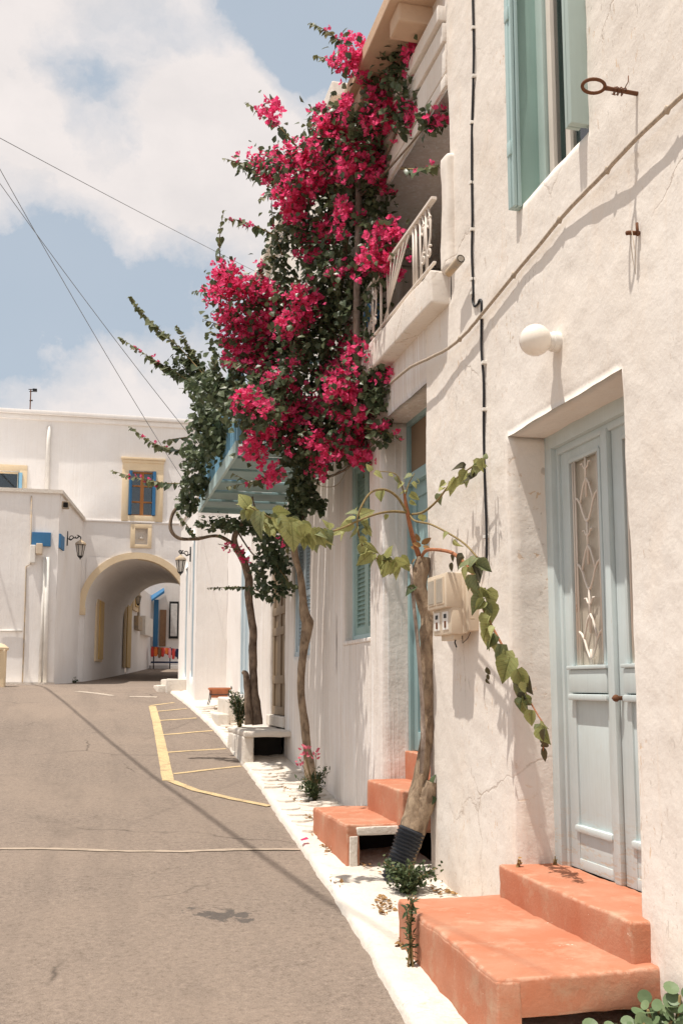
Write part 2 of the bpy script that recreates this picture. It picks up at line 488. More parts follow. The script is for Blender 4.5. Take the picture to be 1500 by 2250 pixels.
# terracotta painted steps
def step_mat(name, base):
    m, t = mat(name); p = t.pos()
    c = t.mix(t.ramp(t.noise(p, 2.6, 6, 0.65), [(0.38, 0.0), (0.68, 1.0)]), base, tuple(b*k for b, k in zip(base, (1.06, 1.30, 1.45))))
    gd = t.ramp(t.noise(p, 4.5, 5, 0.7), [(0.53, 0.0), (0.74, 1.0)])
    c = t.mix(t.math('MULTIPLY', gd, 0.7), c, (0.50, 0.35, 0.245))
    sc_ = t.ramp(t.noise(t.mapv(p, (2, 14, 6)), 1.6, 6, 0.7), [(0.58, 0.0), (0.72, 1.0)])
    c = t.mix(t.math('MULTIPLY', sc_, 0.45), c, tuple(min(1, b*k) for b, k in zip(base, (1.15, 1.7, 2.0))))
    ch = t.ramp(t.noise(t.mapv(p, (3, 5, 9), rot=(0.3, 0.2, 0)), 3.0, 6, 0.7), [(0.69, 0.0), (0.705, 1.0)])
    c = t.mix(ch, c, (0.74, 0.64, 0.52))
    dk = t.ramp(t.noise(p, 19, 5, 0.75), [(0.66, 0.0), (0.71, 1.0)])
    c = t.mix(t.math('MULTIPLY', dk, 0.5), c, (0.30, 0.16, 0.10))
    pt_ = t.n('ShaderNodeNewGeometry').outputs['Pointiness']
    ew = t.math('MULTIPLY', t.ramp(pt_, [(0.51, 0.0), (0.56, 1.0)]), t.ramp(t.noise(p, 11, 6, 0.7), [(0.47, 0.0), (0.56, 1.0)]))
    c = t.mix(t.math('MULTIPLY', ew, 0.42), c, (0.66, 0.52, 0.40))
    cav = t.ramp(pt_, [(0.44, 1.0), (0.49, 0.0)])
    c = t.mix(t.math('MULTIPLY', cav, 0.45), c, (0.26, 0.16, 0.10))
    h = t.noise(p, 55, 5, 0.65)
    h = t.math('SUBTRACT', h, t.math('ADD', t.math('MULTIPLY', ch, 0.7), t.math('MULTIPLY', ew, 0.5)))
    t.out(t.prin(c, 0.88, t.bump(h, 0.45, 0.006), spec=0.15)); return m
M['step'] = step_mat('terracotta_step_paint', (0.455, 0.178, 0.102))

# bark
def bark(name, a, b):
    m, t = mat(name); p = t.pos()
    q = t.mapv(p, (15, 15, 6.5))
    f = t.noise(q, 1.3, 7, 0.65, 0.8)
    c = t.mix(t.ramp(f, [(0.36, 0.0), (0.62, 1.0)]), a, b)
    pt = t.ramp(t.noise(p, 6, 4), [(0.5, 0.0), (0.66, 1.0)])
    c = t.mix(t.math('MULTIPLY', pt, 0.45), c, tuple(min(1, k*1.5) for k in b))
    t.out(t.prin(c, 0.92, t.bump(f, 0.9, 0.02), spec=0.1)); return m
M['bark'] = bark('pale_bark', (0.17, 0.12, 0.082), (0.37, 0.28, 0.195))
M['bark_dark'] = bark('grey_bark', (0.12, 0.085, 0.063), (0.28, 0.21, 0.155))
M['post_wood'] = bark('weathered_post', (0.22, 0.17, 0.14), (0.42, 0.35, 0.30))
M['twig'] = plain('green_twig', (0.22, 0.16, 0.07), 0.8, var=0.3, scale=30)
M['twig_red'] = plain('red_twig', (0.33, 0.13, 0.06), 0.7, var=0.3, scale=30)

def leafmat(name, a, b, trans=0.35, rough=0.45, spec=0.35, vein=0.0):
    m, t = mat(name); p = t.pos()
    f = t.noise(p, 14, 3, 0.6)
    isl = t.n('ShaderNodeNewGeometry').outputs['Random Per Island']
    orn = t.n('ShaderNodeObjectInfo').outputs['Random']
    r_ = t.math('FRACT', t.math('ADD', isl, orn))
    c = t.mix(t.math('ADD', t.math('MULTIPLY', f, 0.4), t.math('MULTIPLY', r_, 0.6)), a, b)
    nrm_ = None
    if vein:
        oc = t.n('ShaderNodeSeparateXYZ', inp={0: t.n('ShaderNodeTexCoord').outputs['Object']}).outputs
        ax = t.math('ABSOLUTE', oc[0])
        rib = t.ramp(ax, [(0.012, 1.0), (0.03, 0.0)])
        sv = t.math('FRACT', t.math('SUBTRACT', t.math('MULTIPLY', oc[1], 6.0), t.math('MULTIPLY', ax, 5.0)))
        sv = t.ramp(t.math('ABSOLUTE', t.math('SUBTRACT', sv, 0.5)), [(0.03, 0.7), (0.09, 0.0)])
        vm = t.math('MAXIMUM', rib, sv)
        c = t.mix(t.math('MULTIPLY', vm, vein), c, tuple(k*0.45 for k in a))
        bl = t.ramp(t.noise(p, 55, 3), [(0.60, 0.0), (0.70, 0.55)])
        c = t.mix(bl, c, (0.30, 0.20, 0.07))
        nrm_ = t.bump(t.math('SUBTRACT', t.noise(p, 40, 3), vm), 0.5, 0.004)
    d = t.prin(c, rough, nrm_, spec=spec)
    tr = t.n('ShaderNodeBsdfTranslucent', inp={'Color': c}).outputs[0]
    mx = t.n('ShaderNodeMixShader', inp={0: trans}); t.l(d, mx.inputs[1]); t.l(tr, mx.inputs[2])
    t.out(mx.outputs[0]); return m
M['leaf'] = leafmat('bougainvillea_leaf', (0.032, 0.058, 0.032), (0.16, 0.19, 0.095), 0.3, 0.36)
M['leaf_tip'] = leafmat('young_leaf', (0.09, 0.12, 0.055), (0.21, 0.21, 0.10), 0.3, 0.5)
M['leaf_light'] = leafmat('pale_green_leaf', (0.25, 0.27, 0.09), (0.46, 0.46, 0.19), 0.35, 0.5, vein=0.6)
M['leaf_wilt'] = leafmat('wilting_leaf', (0.13, 0.165, 0.075), (0.30, 0.32, 0.155), 0.25, 0.6, vein=0.6)
M['leaf_dry'] = leafmat('dry_leaf', (0.20, 0.11, 0.045), (0.42, 0.25, 0.10), 0.2, 0.8)
M['leaf_dark'] = leafmat('withered_leaf', (0.055, 0.05, 0.03), (0.13, 0.12, 0.065), 0.1, 0.8)
M['weed'] = leafmat('weed_leaf', (0.03, 0.055, 0.025), (0.12, 0.15, 0.06), 0.25, 0.6)
M['succulent'] = leafmat('succulent_leaf', (0.10, 0.16, 0.075), (0.20, 0.26, 0.13), 0.1, 0.45)
M['flower'] = leafmat('magenta_bract', (0.68, 0.016, 0.12), (1.0, 0.17, 0.37), 0.5, 0.6, 0.15)
M['flower_heart'] = plain('flower_heart', (0.8, 0.7, 0.55), 0.7)
M['flower_pink'] = leafmat('pink_petal', (0.55, 0.07, 0.13), (0.72, 0.22, 0.28), 0.3, 0.6)

# asphalt
m, t = mat('asphalt'); p = t.pos()
g1 = t.noise(p, 150, 3, 0.75); g2 = t.noise(p, 70, 4, 0.75)
c = t.mix(t.ramp(g1, [(0.36, 0.0), (0.64, 1.0)]), (0.145, 0.114, 0.093), (0.29, 0.235, 0.193))
g3 = t.noise(p, 26, 6, 0.8)
c = t.mix(t.ramp(g3, [(0.53, 0.0), (0.66, 0.5)]), c, (0.38, 0.305, 0.25))
c = t.mix(t.ramp(g3, [(0.36, 0.65), (0.47, 0.0)]), c, (0.075, 0.058, 0.046))
c = t.mix(t.ramp(g2, [(0.58, 0.0), (0.72, 0.75)]), c, (0.33, 0.265, 0.205))
c = t.mix(t.ramp(g2, [(0.26, 0.7), (0.40, 0.0)]), c, (0.065, 0.052, 0.042))
bigp = t.ramp(t.noise(p, 0.55, 5, 0.6), [(0.35, 0.0), (0.68, 1.0)])
c = t.mix(t.math('MULTIPLY', bigp, 0.45), c, (0.30, 0.235, 0.185))
ck = t.n('ShaderNodeTexVoronoi', feature='DISTANCE_TO_EDGE', inp={'Vector': t.n('ShaderNodeMix', data_type='VECTOR', inp={0: 0.22, 4: p, 5: t.n('ShaderNodeTexNoise', inp={'Vector': p, 'Scale': 2.4, 'Detail': 6}).outputs['Color']}).outputs[1], 'Scale': 0.55}).outputs[0]
ckm = t.math('MULTIPLY', t.ramp(ck, [(0.0, 1.0), (0.007, 0.0)]), t.ramp(t.noise(p, 0.8, 3), [(0.50, 0.0), (0.60, 0.75)]))
c = t.mix(ckm, c, (0.06, 0.048, 0.04))
tw = t.ramp(t.noise(t.mapv(p, (1.9, 0.16, 1)), 1.0, 4, 0.6), [(0.50, 0.0), (0.70, 1.0)])
c = t.mix(t.math('MULTIPLY', tw, 0.25), c, (0.11, 0.09, 0.076))
pt = t.ramp(t.noise(t.mapv(p, (1, 0.6, 1)), 1.7, 5, 0.7), [(0.56, 0.0), (0.70, 1.0)])
c = t.mix(t.math('MULTIPLY', pt, 0.22), c, (0.075, 0.062, 0.052))
# a dark patch with a shape of its own
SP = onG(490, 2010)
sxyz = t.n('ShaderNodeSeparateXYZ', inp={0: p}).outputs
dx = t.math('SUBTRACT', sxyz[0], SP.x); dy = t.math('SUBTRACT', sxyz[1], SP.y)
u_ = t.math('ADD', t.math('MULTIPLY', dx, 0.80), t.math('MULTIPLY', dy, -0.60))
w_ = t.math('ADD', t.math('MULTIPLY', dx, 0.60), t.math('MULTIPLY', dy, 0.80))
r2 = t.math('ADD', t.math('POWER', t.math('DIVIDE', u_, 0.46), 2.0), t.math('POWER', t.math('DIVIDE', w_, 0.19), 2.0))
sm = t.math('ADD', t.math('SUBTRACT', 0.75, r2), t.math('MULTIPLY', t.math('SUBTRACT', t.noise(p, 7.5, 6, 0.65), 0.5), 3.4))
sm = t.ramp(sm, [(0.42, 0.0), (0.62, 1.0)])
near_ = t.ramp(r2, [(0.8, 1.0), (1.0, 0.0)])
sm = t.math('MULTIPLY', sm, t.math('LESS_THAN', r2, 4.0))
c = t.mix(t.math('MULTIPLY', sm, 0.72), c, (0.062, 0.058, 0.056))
hh = t.math('ADD', t.math('MULTIPLY', g1, 0.5), g2)
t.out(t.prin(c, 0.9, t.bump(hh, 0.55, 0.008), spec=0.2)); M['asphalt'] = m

def linepaint(name, base, keep=0.42):
    m, t = mat(name); p = t.pos()
    w = t.ramp(t.noise(p, 60, 5, 0.75), [(keep-0.10, 0.0), (keep+0.05, 1.0)])
    w2 = t.ramp(t.noise(p, 5, 4, 0.7), [(0.30, 0.45), (0.52, 1.0)])
    c = t.mix(t.math('MULTIPLY', w, w2), (0.21, 0.165, 0.125), base)
    t.out(t.prin(c, 0.85, t.bump(t.noise(p, 150, 3), 0.35, 0.005), spec=0.2)); return m
M['yellow_line'] = linepaint('yellow_road_paint', (0.62, 0.46, 0.25), 0.44)
M['white_line'] = linepaint('worn_white_road_paint', (0.58, 0.50, 0.42), 0.50)
M['seam'] = linepaint('pale_concrete_seam', (0.42, 0.34, 0.265), 0.40)
M['earth'] = plain('dry_earth', (0.30, 0.24, 0.17), 0.95, scale=2, bump=0.6)

# ------------------------------------------------------------------ sky with cumulus
t = NT(world)
sky = t.n('ShaderNodeTexSky', sky_type='NISHITA')
sky.sun_disc = False
sky.sun_elevation = math.asin(SUN_DIR.z)
sky.sun_rotation = math.atan2(SUN_DIR.x, SUN_DIR.y)
sky.air_density = 1.0; sky.dust_density = 1.6; sky.ozone_density = 1.0
dv = t.n('ShaderNodeTexCoord').outputs['Generated']
nv = t.n('ShaderNodeVectorMath', operation='NORMALIZE', inp={0: dv}).outputs[0]
warp = t.n('ShaderNodeMix', data_type='VECTOR', inp={0: 0.15, 4: nv, 5: t.n('ShaderNodeTexNoise', inp={'Vector': nv, 'Scale': 6.0, 'Detail': 9, 'Roughness': 0.62}).outputs['Color']}).outputs[1]
base = t.noise(t.mapv(nv, (1.0, 1.0, 1.9), loc=(0.35, 1.1, 0.2)), 2.6, 8, 0.56)
puff = t.noise(t.mapv(warp, (1.0, 1.0, 1.35), loc=(1.7, 0.4, 2.2)), 7.5, 10, 0.58, 0.2)
cov = t.math('ADD', t.math('MULTIPLY', t.math('SUBTRACT', base, 0.5), 1.7), t.math('ADD', t.math('MULTIPLY', t.math('SUBTRACT', puff, 0.5), 1.9), 0.44))
# gaps and banks between the clouds, given as directions in the sky
def blob(px, py, size, w):
    global cov
    d = ray(px, py).normalized()
    dot = t.n('ShaderNodeVectorMath', operation='DISTANCE', inp={0: warp, 1: tuple(d + Vector((0.15, 0.15, 0.15))*0.5 - d*0.15)}).outputs['Value']
    w *= 1.15
    k = t.math('MULTIPLY', t.math('POWER', 2.718, t.math('MULTIPLY', t.math('POWER', t.math('DIVIDE', dot, size), 2.0), -1.0)), w)
    cov = t.math('ADD', cov, k)
for b in ((150, 110, 0.05, -0.55), (250, 220, 0.055, -0.75), (430, 70, 0.03, -0.45), (600, 20, 0.06, -0.9), (330, 20, 0.03, -0.2),
          (50, 600, 0.06, -0.65), (230, 640, 0.065, -0.75), (400, 610, 0.05, -0.55), (70, 730, 0.05, -0.55), (720, 60, 0.05, -0.8), (820, 10, 0.05, -0.4), (200, 300, 0.03, -0.3),
          (20, 40, 0.06, 0.5), (520, 190, 0.08, 0.55), (400, 360, 0.09, 0.5), (80, 380, 0.08, 0.45), (350, 480, 0.07, 0.35), (620, 330, 0.09, 0.35), (110, 860, 0.06, 0.5), (330, 780, 0.07, 0.45)):
    blob(*b)
cm = t.ramp(cov, [(-0.05 if False else 0.0, 0.10), (0.34, 0.58), (0.80, 1.0)])
dens = t.math('ADD', t.math('MULTIPLY', t.noise(t.mapv(nv, (1, 1, 2.2), loc=(5, 2, 1)), 5.5, 7, 0.55), 0.5), t.math('MULTIPLY', puff, 0.5))
cc = t.mix(t.ramp(dens, [(0.30, 0.0), (0.66, 1.0)]), (4.6, 4.35, 4.27), (5.75, 5.3, 5.1))
skyc = t.mix(0.8, sky.outputs[0], (2.8, 3.3, 3.75))
col = t.mix(t.math('MULTIPLY', cm, 0.97), skyc, cc)
bg = t.n('ShaderNodeBackground', inp={'Color': col, 'Strength': SKY_STRENGTH})
wo = t.n('ShaderNodeOutputWorld'); t.l(bg.outputs[0], wo.inputs[0])
# ------------------------------------------------------------------ ground, road, pavement
XW = 2.5                                     # street face of the houses on the right
kerb_px = [(1010, 2480), (890, 2250), (780, 2050), (715, 1950), (660, 1870), (595, 1770), (540, 1690), (470, 1605), (400, 1542), (360, 1514)]
KP = [onG(*q) for q in kerb_px]
KP = [Vector((1.32, -6, 0))] + sorted(KP, key=lambda v: v.y)
_ky = [v.y for v in KP] + [KP[-1].y + 0.8, KP[-1].y + 1.3]
_kx = [v.x for v in KP] + [KP[-1].x + 0.12, 1.95]
def kerbX(y): return float(np.interp(y, _ky, _kx)) + 0.014*nz(y*1.7, 3.3) + 0.012*fbm(y*6.0, 9.3, 0.0, 3)
KEND = _ky[-1]

gb = MB()
gy = [-60, -30, -12] + list(np.arange(-9, 60, 3.0)) + [80, 140, 300, 900]
gx = [-900, -200, -60, -20, -9, 0, 9, 20, 60, 200, 900]
for i in range(len(gy)-1):
    for j in range(len(gx)-1):
        gb.quad(*[(gx[b], gy[a], g(gy[a]) - 0.08) for a, b in ((i, j), (i, j+1), (i+1, j+1), (i+1, j))])
struct(gb.build('ground', M['earth'], origin=(0, 0, 0)))

rb = MB()
ry = list(np.arange(-6, 26, 0.25)) + list(np.arange(26, 50, 1.0))
cols = [-9, -6, -4] + list(np.arange(-3, 1.3, 0.25))
def rowx(y):
    k = kerbX(y) + 0.02 if y < KEND - 0.4 else 6.0
    return cols + [k]
vid = {}
for i, y in enumerate(ry):
    for j, x in enumerate(rowx(y)):
        vid[i, j] = len(rb.v)
        rb.v.append(Vector((x, y, g(y) + 0.010*fbm(x*0.7, y*0.7, 2.0, 3)*(1 if y < 24 else 0))))
for i in range(len(ry)-1):
    for j in range(len(cols)):
        rb.f.append((vid[i, j], vid[i, j+1], vid[i+1, j+1], vid[i+1, j])); rb.m.append(0)
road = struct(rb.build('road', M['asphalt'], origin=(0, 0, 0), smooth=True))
def roadz(x, y): return g(y) + 0.010*fbm(x*0.7, y*0.7, 2.0, 3)*(1 if y < 24 else 0)

def ribbon(pts, wid, name, m, off=0.004, wob=0.006, parent=road):
    """painted band following the road surface"""
    mb = MB(); L = []
    pts = [Vector((p[0], p[1], 0)) for p in pts]
    fine = []
    for a, b in zip(pts, pts[1:]):
        n = max(2, int((b-a).length/0.08))
        for k in range(n): fine.append(a + (b-a)*k/n)
    fine.append(pts[-1])
    for k, p in enumerate(fine):
        tt = fine[min(k+1, len(fine)-1)] - fine[max(k-1, 0)]; tt.normalize()
        w = Vector((-tt.y, tt.x, 0)); h = (wid[0] + (wid[1]-wid[0])*k/(len(fine)-1))/2
        row = []
        for s_ in (-1, 0, 1):
            q = p + w*(h*s_ + (wob*fbm(p.x*9, p.y*9, s_, 2) if s_ else 0))
            row.append(Vector((q.x, q.y, roadz(q.x, q.y) + off)))
        L.append(row)
    for a, b in zip(L, L[1:]):
        mb.quad(a[0], b[0], b[1], a[1]); mb.quad(a[1], b[1], b[2], a[2])
    return mb.build(name, m, parent)
G = onG
main = [G(335, 1552), G(345, 1590), G(355, 1640), G(370, 1715)]
ribbon(main, (0.125, 0.135), 'painted_line', M['yellow_line'], 0.005)
for a, b in (((330, 1551), (382, 1544)), ((342, 1564), (410, 1558)), ((350, 1584), (432, 1578)), ((358, 1615), (468, 1605)),
             ((368, 1654), (496, 1645)), ((382, 1700), (530, 1684))):
    ribbon([G(*a), G(*b)], (0.072, 0.072), 'painted_line', M['yellow_line'], 0.005)
ribbon([G(376, 1716), G(430, 1737), G(510, 1757), G(592, 1772)], (0.10, 0.085), 'painted_line', M['yellow_line'], 0.009)
ribbon([G(170, 1519), G(215, 1524), G(250, 1529)], (0.16, 0.12), 'worn_line', M['white_line'], 0.005, 0.03)
ribbon([G(285, 1531), G(345, 1532)], (0.14, 0.18), 'worn_line', M['white_line'], 0.005, 0.03)
ribbon([Vector((-8.5, G(-200, 1862).y + .9, 0)), G(-200, 1862), G(0, 1866), G(120, 1867), G(260, 1871), G(400, 1872), G(560, 1868), G(660, 1867)], (0.075, 0.055), 'road_seam', M['seam'], 0.006, 0.022)

# pavement: lime-washed kerb band and rough strip along the house fronts
pb = MB(); PY = list(np.arange(-4, KEND - 0.05, 0.07)); NC = 12
def pavz(x, y, s_):
    rough = 0.012 if s_ > 0.42 else 0.004
    dip = -0.03*math.exp(-((s_-0.5)/0.08)**2)
    return g(y) + 0.055 + rough*fbm(x*5, y*5, 1.0, 3) + dip*(0.6+0.4*nz(y*2, 8)) + 0.012*s_
vid = {}
for i, y in enumerate(PY):
    k = kerbX(y); xe = 2.62 if y < 19 else 2.02
    vid[i, 0] = len(pb.v); pb.v.append(Vector((k - 0.004, y, g(y) - 0.03)))
    vid[i, 1] = len(pb.v); pb.v.append(Vector((k + 0.006, y, g(y) + 0.035 + 0.004*nz(y*6, 1))))
    for j in range(NC):
        s_ = j/(NC-1); x = k + 0.028 + (xe-k-0.028)*s_
        vid[i, j+2] = len(pb.v); pb.v.append(Vector((x, y, pavz(x, y, s_))))
for i in range(len(PY)-1):
    for j in range(NC+1):
        pb.f.append((vid[i, j], vid[i, j+1], vid[i+1, j+1], vid[i+1, j])); pb.m.append(0)
pav = struct(pb.build('pavement', M['lime'], origin=(0, 0, 0), smooth=True))
def pz(x, y):
    k = kerbX(y); xe = 2.62 if y < 19 else 2.02
    return pavz(x, y, min(1, max(0, (x-k-0.028)/(xe-k-0.028))))
# lime-washed stones let into the rough strip
def stone_mesh(seed):
    rr = random.Random(seed); n = 8; prof = []
    for k in range(n):
        an = 2*math.pi*k/n; r_ = 0.5*(0.75 + 0.35*rr.random()); prof.append((r_*math.cos(an), r_*math.sin(an)))
    mb = MB(); i = 0
    mb.v += [Vector((x*1.05, y*1.05, -0.25)) for x, y in prof] + [Vector((x, y, 0.10)) for x, y in prof] + [Vector((x*0.8, y*0.8, 0.16)) for x, y in prof]
    for k in range(n):
        a, b = k, (k+1) % n
        mb.f += [(a, b, b+n, a+n), (a+n, b+n, b+2*n, a+2*n)]; mb.m += [0, 0]
    mb.f.append(tuple(2*n+k for k in range(n))); mb.m.append(0)
    me = bpy.data.meshes.new('paving_stone'); me.from_pydata([tuple(v) for v in mb.v], [], mb.f); me.materials.append(M['lime']); return me
SM = [stone_mesh(k) for k in range(6)]
y = 8.95
while y < 18.5:
    k = kerbX(y)
    for x in np.arange(k + 0.16, 2.4, 0.17):
        if 12.6 < y < 14.5 and x > 1.88: continue
        if rnd.random() < 0.2: continue
        xx = x + rnd.uniform(-.03, .03); yy = y + rnd.uniform(-.05, .05)
        place('paving_stone', rnd.choice(SM), Matrix.Translation((xx, yy, pz(xx, yy) + 0.004)) @ Matrix.Rotation(rnd.uniform(0, 6), 4, 'Z')
              @ Matrix.Diagonal((rnd.uniform(.13, .19), rnd.uniform(.18, .30), rnd.uniform(.06, .11), 1)), pav)
    y += 0.24

# ------------------------------------------------------------------ helpers for openings
def louver(mb, X, y0, y1, z0, z1, pitch=0.05):
    z = z0
    while z < z1 - 0.02:
        mb.quad((X, y0, z), (X, y1, z), (X + 0.03, y1, z + pitch*0.9), (X + 0.03, y0, z + pitch*0.9)); z += pitch

# ================================================================== house next to the camera
h1 = thing('house', (2.9, 2.0, 0.0), 'white plastered house with the pale blue double door and open teal shutters', 'house')
D1 = (4.40, 5.82, 0.53, 3.14)               # door opening: y0, y1, z0, z1
W1 = (4.66, 5.57, 4.525, 6.5)
ys = breaks(-5.0, 7.38, [D1[0], D1[1], W1[0], W1[1], 6.80], 0.035, 0.5, (3.6, 7.38))
zs = breaks(-0.4, 7.6, [0.0, D1[2], D1[3], W1[2], W1[3], 4.40], 0.04, 0.3, (0.0, 6.8))
mb = MB()
wall_panel(mb, (XW, 0, 0), (0, 1, 0), (-1, 0, 0), ys, zs, [(D1[0], D1[1], -1, D1[3], 0.27), (W1[0], W1[1], W1[2], W1[3], 0.26), (6.80, 9, 4.40, 9, 0.5)], amp=0.012, scale=1.1, seed=1.0)
mb.quad((XW, -5, -.4), (8, -5, -.4), (8, -5, 7.6), (XW, -5, 7.6))
mb.quad((8, -5, -.4), (8, 6.9, -.4), (8, 6.9, 7.6), (8, -5, 7.6))
mb.quad((XW+.5, 6.9, 4.40), (8, 6.9, 4.40), (8, 6.9, 7.6), (XW+.5, 6.9, 7.6))
wall1 = mb.build('wall', M['plaster_near'], h1, smooth=True, fixn=False)
mb = MB().box((XW-.02, -5.05, 7.595), (8.05, 6.92, 7.75)); mb.build('roof', M['plaster_far'], h1)

# double door: frame, two leaves with glass, iron grille, rails and knob
XD = XW + 0.27
mb = MB()
for (a, b) in ((D1[1]-0.085, D1[1]+0.01), (D1[0]-0.01, D1[0]+0.085)):
    mb.bbox((XD-0.02, a, D1[2]), (XD+0.07, b, D1[3]+.01), 0.006)
mb.bbox((XD-0.022, D1[0], D1[3]-0.085), (XD+0.07, D1[1], D1[3]+0.012), 0.006)
for (a, b) in ((D1[1]-0.115, D1[1]-0.083), (D1[0]+0.083, D1[0]+0.115)):
    mb.bbox((XD+0.015, a, D1[2]), (XD+0.06, b, D1[3]-0.05), 0.005)
mb.bbox((XD+0.012, D1[0]+.08, D1[3]-0.13), (XD+0.06, D1[1]-.08, D1[3]-0.08), 0.012)
mb.build('door_frame', M['pale_blue'], h1, smooth=True, auto=40)
MID = 5.085
def leaf(name, ya, yb, astragal):
    """ya far edge, yb near edge; X grows into the house"""
    X = XD + 0.032; z0, z1 = D1[2] + 0.015, D1[3] - 0.105
    gy0, gy1 = yb + 0.13, ya - 0.115
    gz0, gz1 = 1.715, 2.945
    mb = MB()
    mb.bbox((X, gy1, z0), (X+0.045, ya, z1), 0.004); mb.bbox((X, yb, z0), (X+0.045, gy0, z1), 0.004)
    mb.bbox((X+.001, gy0-.01, gz1), (X+0.044, gy1+.01, z1), 0.004)
    mb.bbox((X+.001, gy0-.01, gz0-0.03), (X+0.044, gy1+.01, gz0), 0.004)
    # mouldings round the glass
    for a, b in (((X-0.008, gy0-0.012, gz0), (X+0.02, gy0+0.014, gz1)), ((X-0.008, gy1-0.014, gz0), (X+0.02, gy1+0.012, gz1)),
                 ((X-0.008, gy0, gz1-0.014), (X+0.02, gy1, gz1+0.012))):
        mb.bbox(a, b, 0.005)
    # raised block under the glass with its ledges
    mb.bbox((X-0.026, gy0-0.045, 1.555), (X+0.03, gy1+0.03, 1.69), 0.012)
    mb.bbox((X-0.036, gy0-0.055, 1.69), (X+0.03, gy1+0.04, 1.712), 0.006)
    mb.bbox((X-0.034, gy0-0.05, 1.512), (X+0.03, gy1+0.035, 1.548), 0.010)
    # long panel, ledge, kick panel
    mb.bbox((X+0.012, gy0-.02, 0.74), (X+0.03, gy1+.02, 1.52), 0.004)
    mb.bbox((X-0.018, gy0-0.03, 0.755), (X+0.03, gy1+0.025, 0.795), 0.010)
    mb.bbox((X+0.006, gy0-.02, z0+.05), (X+0.03, gy1+.02, 0.755), 0.004)
    mb.bbox((X, gy0-.01, z0), (X+0.044, gy1+.01, z0+0.06), 0.004)
    if astragal:
        mb.bbox((X-0.030, yb-0.008, z0), (X+0.02, yb+0.062, z1-0.005), 0.012)
        mb.bbox((X-0.018, yb+0.055, z0), (X+0.02, yb+0.085, z1-0.005), 0.006)
    L = mb.build(name, M['pale_blue'], h1, smooth=True, auto=40)
    MB().box((X+0.030, gy0-.005, gz0-.005), (X+0.034, gy1+.005, gz1+.005)).build('glass_pane', M['frosted'], L)
    gr = MB(); W = gy1 - gy0; Xg = X + 0.006
    P = lambda u, z: (Xg, gy1 - u*W, z)
    for u in (0.10, 0.17, 0.90): gr.tube([P(u, gz0), P(u, gz1)], 0.0065, 6)
    z = gz1; first = True
    per = 0.40
    for k in range(3):
        t0 = gz1 - 0.05 - k*per
        gr.tube([P(.53, t0 + (0.05 if k == 0 else 0.07)), P(.53, t0-0.085)], 0.008, 6)
        for s_ in (-1, 1):
            gr.tube([P(.53, t0-0.035), P(.53 + s_*0.06, t0-0.02), P(.53 + s_*0.10, t0+0.005), P(.53+s_*0.16, t0+0.004)], 0.006, 6)
            gr.tube([P(.53, t0-0.085), P(.53+s_*.08, t0-.12), P(.53+s_*.17, t0-.19), P(.53+s_*.20, t0-.225)], 0.007, 6)
            gr.tube([P(.53+s_*.36, t0-.185), P(.53+s_*.28, t0-.20), P(.53+s_*.20, t0-.235), P(.53+s_*.13, t0-.29), P(.53+s_*.05, t0-.335), P(.53, t0-.345)], 0.0075, 6)
        gr.tube([P(.53, t0-.085), P(.53, t0-.20)], 0.008, 6)
    gr.tube([P(.53, gz0 + .09), P(.53, gz0)], 0.008, 6)
    gr.build('window_grille', M['iron_white'], L, smooth=True)
    return L
L1 = leaf('door_leaf', D1[1]-0.105, MID, True)
L2 = leaf('door_leaf', MID-0.012, D1[0]+0.105, False)
kn = MB().lathe([(0.012, 0.0), (0.012, -0.03), (0.018, -0.034), (0.020, -0.046), (0.015, -0.056), (0.004, -0.066)], (XD+0.032, MID-0.045, 1.53), 14, 'X')
kn.build('door_knob', M['rust'], L2, smooth=True)
MB().box((XD+.12, D1[0]-.3, 0), (XD+.16, D1[1]+.3, 3.5)).build('dark_room_backing', M['dark'], h1)  # near-black sheet standing in for the unlit room behind the door

# upper window: teal bifold shutters, frame, glass
y0, y1, z0, z1 = W1
mb = MB()
mb.bbox((XW-0.035, y1-0.034, z0-0.01), (XW+0.24, y1-0.004, z1+.02), 0.004)
sh = mb.build('shutter', M['teal_shaded'], h1, smooth=True, auto=40); sh['label'] = 'far teal shutter folded back into the window reveal'
mb = MB()
for xx, w in ((XW-0.055, 0.022), (XW-0.028, 0.024)):
    mb.bbox((xx, y1-0.062, z0-0.015), (xx+w, y1-0.03, z1), 0.004)
mb.bbox((XW-0.062, y1-0.03, z0-0.015), (XW+0.01, y1+0.012, z1), 0.004)
for zz in (4.85, 5.75): mb.bbox((XW-0.068, y1-0.05, zz), (XW-0.03, y1+0.004, zz+0.09), 0.004)
mb.build('shutter_edge', M['slat_blue'], sh, smooth=True, auto=40)
mb = MB()
mb.bbox((XW-0.10, y0-0.012, z0+0.035), (XW+0.02, y0+0.03, z1), 0.006)
mb.bbox((XW-0.10, y0+0.034, z0+0.035), (XW-0.02, y0+0.062, z1), 0.005)
s2 = mb.build('shutter', M['teal'], h1, smooth=True, auto=40); s2['label'] = 'near teal shutter standing out from the wall'
mb = MB()
mb.bbox((XW+0.13, y1-0.125, z0-.01), (XW+0.22, y1-0.03, z1), 0.006)
mb.bbox((XW+0.13, y0-.01, z0-.01), (XW+0.22, y0+0.08, z1), 0.006)
mb.bbox((XW+0.13, y0, z0-.01), (XW+0.22, y1, z0+0.05), 0.006)
wf = mb.build('window_frame', M['teal'], h1, smooth=True, auto=40)
mb = MB()
mb.bbox((XW+0.15, y1-0.20, z0), (XW+0.20, y1-0.14, z1), 0.004)
mb.bbox((XW+0.155, 5.16, z0), (XW+0.20, 5.22, z1), 0.004)
mb.build('casement', M['white_paint'], wf, smooth=True, auto=40)
MB().box((XW+.175, y0, z0), (XW+.18, y1, z1)).build('glass_pane', M['glass'], wf)
